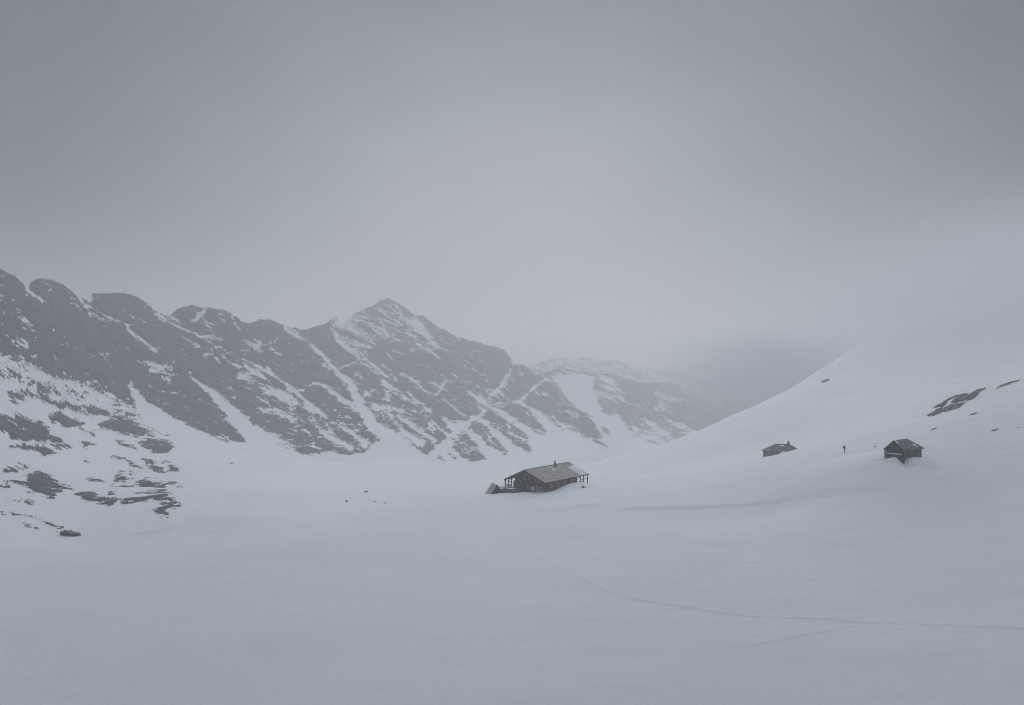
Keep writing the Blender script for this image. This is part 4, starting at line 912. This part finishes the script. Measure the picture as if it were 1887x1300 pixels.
skin_body('pack_lid', [(-.12, -.13, 1.6, .075), (.0, 0, 1.63, .08), (-.1, .13, 1.6, .075)], [(0, 1), (1, 2)], M_JACKET, pk)
for sd in (-1, 1):
    skin_body('strap', [(0, .12 * sd, 1.46, .022), (.17, .13 * sd, 1.42, .022), (.24, .12 * sd, 1.25, .022), (.12, .17 * sd, 1.06, .022)], [(0, 1), (1, 2), (2, 3)], M_BOOT, pk)
q = hit(1612, 824)
r = empty('marker_pole', q, 0)
tag(r, 'thin leaning marker pole stuck in the snow just left of the green hut', 'pole')
m = MB(); m.tube((0, 0, -.3), (.42, 0, .95), .04, .03, 6); m.build('rod', M_BEAM, r)
m = MB(); m.tube((-.14, 0, -.2), (.1, 0, .2), .17, .1, 7); m.build('base_block', M_EDGE, r)

# ------------------------------------------------------------------ air, sky, sun, camera
me = bpy.data.meshes.new('haze'); b = bmesh.new()
bmesh.ops.create_cube(b, size=1); b.to_mesh(me); b.free()
hz = bpy.data.objects.new('haze', me); COL.objects.link(hz)
X0, X1, Y0, Y1, Z0, Z1 = -1500, 1700, -1350, 2700, -230, 132
hz.scale = (X1 - X0, Y1 - Y0, Z1 - Z0); hz.location = ((X0 + X1) / 2, (Y0 + Y1) / 2, (Z0 + Z1) / 2)
hm = bpy.data.materials.new('haze'); hm.use_nodes = True; nt = hm.node_tree
nt.nodes.remove(nt.nodes['Principled BSDF'])
pv = N(nt, 'ShaderNodeVolumePrincipled'); pv.inputs['Color'].default_value = (.985, .988, 1, 1)
pv.inputs['Density'].default_value = .00096; pv.inputs['Anisotropy'].default_value = .4
nt.links.new(pv.outputs[0], nt.nodes['Material Output'].inputs['Volume'])
me.materials.append(hm)
tag(hz, 'pale haze of blowing snow filling the valley', 'haze', kind='stuff')

# lens shaped bank added above the haze, out of frame, to shade the near snow
cmat = bpy.data.materials.new('shade_cloud'); cmat.use_nodes = True; nt = cmat.node_tree
nt.nodes.remove(nt.nodes['Principled BSDF'])
pv = N(nt, 'ShaderNodeVolumePrincipled'); pv.inputs['Color'].default_value = (.62, .66, .70, 1); pv.inputs['Density'].default_value = .011; pv.inputs['Anisotropy'].default_value = .2
nt.links.new(pv.outputs[0], nt.nodes['Material Output'].inputs['Volume'])
def shade_cloud(label, c, r, seed):
    b = bmesh.new(); bmesh.ops.create_icosphere(b, subdivisions=5, radius=1)
    v = np.array([q.co for q in b.verts])
    n = fbm(v[:, 0] * 1.6 + seed, v[:, 1] * 1.6, v[:, 2] * .8 + seed, 4)
    lobes = 1 + .38 * n
    for q, k, p in zip(b.verts, lobes, v):
        z = p[2] * (1.0 if p[2] > 0 else .62)
        q.co = (p[0] * r[0] * k, p[1] * r[1] * k, z * r[2] * max(.25, k))
    for f in b.faces: f.smooth = True
    me = bpy.data.meshes.new('shade_cloud'); b.to_mesh(me); b.free(); me.materials.append(cmat)
    lo = min(v_.co.z for v_ in me.vertices)
    o = bpy.data.objects.new('shade_cloud', me); COL.objects.link(o); o.location = (c[0], c[1], max(c[2], Z1 + 6 - lo))
    tag(o, label, 'shade_cloud', kind='stuff')
shade_cloud('grey vapour bank added out of view to shade the near snow field', (0, -112, 190), (480, 215, 150), 2.0)

def mist(label, c, r, seed, col, dens):
    m = cmat.copy(); m.name = 'mist'; nt = m.node_tree
    p = [n for n in nt.nodes if n.type == 'PRINCIPLED_VOLUME'][0]
    p.inputs['Color'].default_value = (*col, 1)
    tc = N(nt, 'ShaderNodeTexCoord'); ln = N(nt, 'ShaderNodeVectorMath', operation='LENGTH'); nt.links.new(tc.outputs['Object'], ln.inputs[0])
    mr = N(nt, 'ShaderNodeMapRange', interpolation_type='SMOOTHERSTEP'); nt.links.new(ln.outputs['Value'], mr.inputs['Value'])
    mr.inputs['From Min'].default_value = .1; mr.inputs['From Max'].default_value = .98; mr.inputs['To Min'].default_value = 1; mr.inputs['To Max'].default_value = 0
    ns = N(nt, 'ShaderNodeTexNoise', Scale=1.7, Detail=2); nt.links.new(tc.outputs['Object'], ns.inputs['Vector'])
    m1 = N(nt, 'ShaderNodeMapRange'); nt.links.new(ns.outputs['Fac'], m1.inputs['Value'])
    m1.inputs['From Min'].default_value = .3; m1.inputs['From Max'].default_value = .7; m1.inputs['To Min'].default_value = dens * .45; m1.inputs['To Max'].default_value = dens * 1.55
    mm = N(nt, 'ShaderNodeMath', operation='MULTIPLY'); nt.links.new(mr.outputs[0], mm.inputs[0]); nt.links.new(m1.outputs[0], mm.inputs[1]); nt.links.new(mm.outputs[0], p.inputs['Density'])
    b = bmesh.new(); bmesh.ops.create_icosphere(b, subdivisions=3, radius=1.0)
    me = bpy.data.meshes.new('mist'); b.to_mesh(me); b.free(); me.materials.append(m)
    o = bpy.data.objects.new('mist', me); COL.objects.link(o); o.location = c; o.scale = r
    tag(o, label, 'mist', kind='stuff')
mist('grey mist bank swallowing the top of the right hill', (325, 430, 38), (230, 215, 84), 1.0, (.85, .88, .905), .013)
mist('darker grey mist filling the valley gap behind the right hill', (435, 1260, -6), (270, 200, 115), 5.0, (.46, .51, .57), .0125)

SUN_EL, SUN_AZ = R(9), R(1)       # azimuth measured from straight ahead, to the right
w = bpy.data.worlds.new('World'); S.world = w; w.use_nodes = True; nt = w.node_tree
bg = nt.nodes['Background']; bg.inputs['Strength'].default_value = .1
sky = N(nt, 'ShaderNodeTexSky', sky_type='NISHITA'); sky.sun_disc = False; sky.sun_elevation = SUN_EL; sky.sun_rotation = SUN_AZ
tc = N(nt, 'ShaderNodeTexCoord')
gd = N(nt, 'ShaderNodeVectorMath', operation='DOT_PRODUCT'); nrm = N(nt, 'ShaderNodeVectorMath', operation='NORMALIZE')
nt.links.new(tc.outputs['Generated'], nrm.inputs[0]); nt.links.new(nrm.outputs[0], gd.inputs[0])
ge = R(6); gd.inputs[1].default_value = (math.sin(R(1)) * math.cos(ge), math.cos(ge), math.sin(ge))
L0 = 1.0
glow = ramp(nt, gd.outputs['Value'], [(0, (.26, .30, .34)), (.72, (.235, .28, .315)), (.85, (.30, .35, .40)), (.94, (.50, .56, .635)), (.985, (.69, .755, .85)), (1, (.75, .815, .915))])
sep = N(nt, 'ShaderNodeSeparateXYZ'); nt.links.new(nrm.outputs[0], sep.inputs[0])
zen = ramp(nt, sep.outputs['Z'], [(0, (0, 0, 0)), (.5, (0, 0, 0)), (.8, (1.25, 1.30, 1.39)), (1, (1.84, 1.91, 2.02))])
ad = N(nt, 'ShaderNodeMix', data_type='RGBA', blend_type='ADD'); ad.inputs['Factor'].default_value = 1
nt.links.new(glow, ad.inputs['A']); nt.links.new(zen, ad.inputs['B'])
mp = N(nt, 'ShaderNodeMapping'); mp.inputs['Scale'].default_value = (1.6, 1.6, 3.4); nt.links.new(nrm.outputs[0], mp.inputs[0])
cn = N(nt, 'ShaderNodeTexNoise', Scale=1.7, Detail=5, Roughness=.5); nt.links.new(mp.outputs[0], cn.inputs['Vector'])
cl = ramp(nt, cn.outputs['Fac'], [(.3, (.9, .9, .91)), (.7, (1.08, 1.08, 1.07))])
mu = N(nt, 'ShaderNodeMix', data_type='RGBA', blend_type='MULTIPLY'); mu.inputs['Factor'].default_value = 1
nt.links.new(ad.outputs['Result'], mu.inputs['A']); nt.links.new(cl, mu.inputs['B'])
sc_ = N(nt, 'ShaderNodeVectorMath', operation='SCALE'); sc_.inputs['Scale'].default_value = 4.2; nt.links.new(mu.outputs['Result'], sc_.inputs[0])
mx = N(nt, 'ShaderNodeMix', data_type='RGBA'); mx.inputs['Factor'].default_value = .985
nt.links.new(sky.outputs[0], mx.inputs['A']); nt.links.new(sc_.outputs[0], mx.inputs['B'])
nt.links.new(mx.outputs['Result'], bg.inputs['Color'])

sl = bpy.data.lights.new('sun', 'SUN'); sl.energy = 1.05; sl.angle = R(44); sl.color = (.955, .975, 1)
so = bpy.data.objects.new('sun', sl); COL.objects.link(so)
dv = Vector((math.sin(SUN_AZ) * math.cos(SUN_EL), math.cos(SUN_AZ) * math.cos(SUN_EL), math.sin(SUN_EL)))
so.rotation_euler = dv.to_track_quat('Z', 'Y').to_euler()

cam = bpy.data.cameras.new('camera'); co = bpy.data.objects.new('camera', cam); COL.objects.link(co)
cam.sensor_width = 36; cam.lens = 36 * FPX / 1887; cam.clip_start = .1; cam.clip_end = 9000
co.location = (0, 0, 0); co.rotation_euler = (math.pi / 2 + TH, 0, 0)
S.camera = co
S.view_settings.view_transform = 'Standard'; S.view_settings.look = 'None'; S.view_settings.exposure = .12; S.view_settings.gamma = 1
S.cycles.volume_bounces = 3; S.cycles.max_bounces = 8; S.cycles.diffuse_bounces = 3
S.cycles.use_denoising = True; S.cycles.filter_width = 1.1
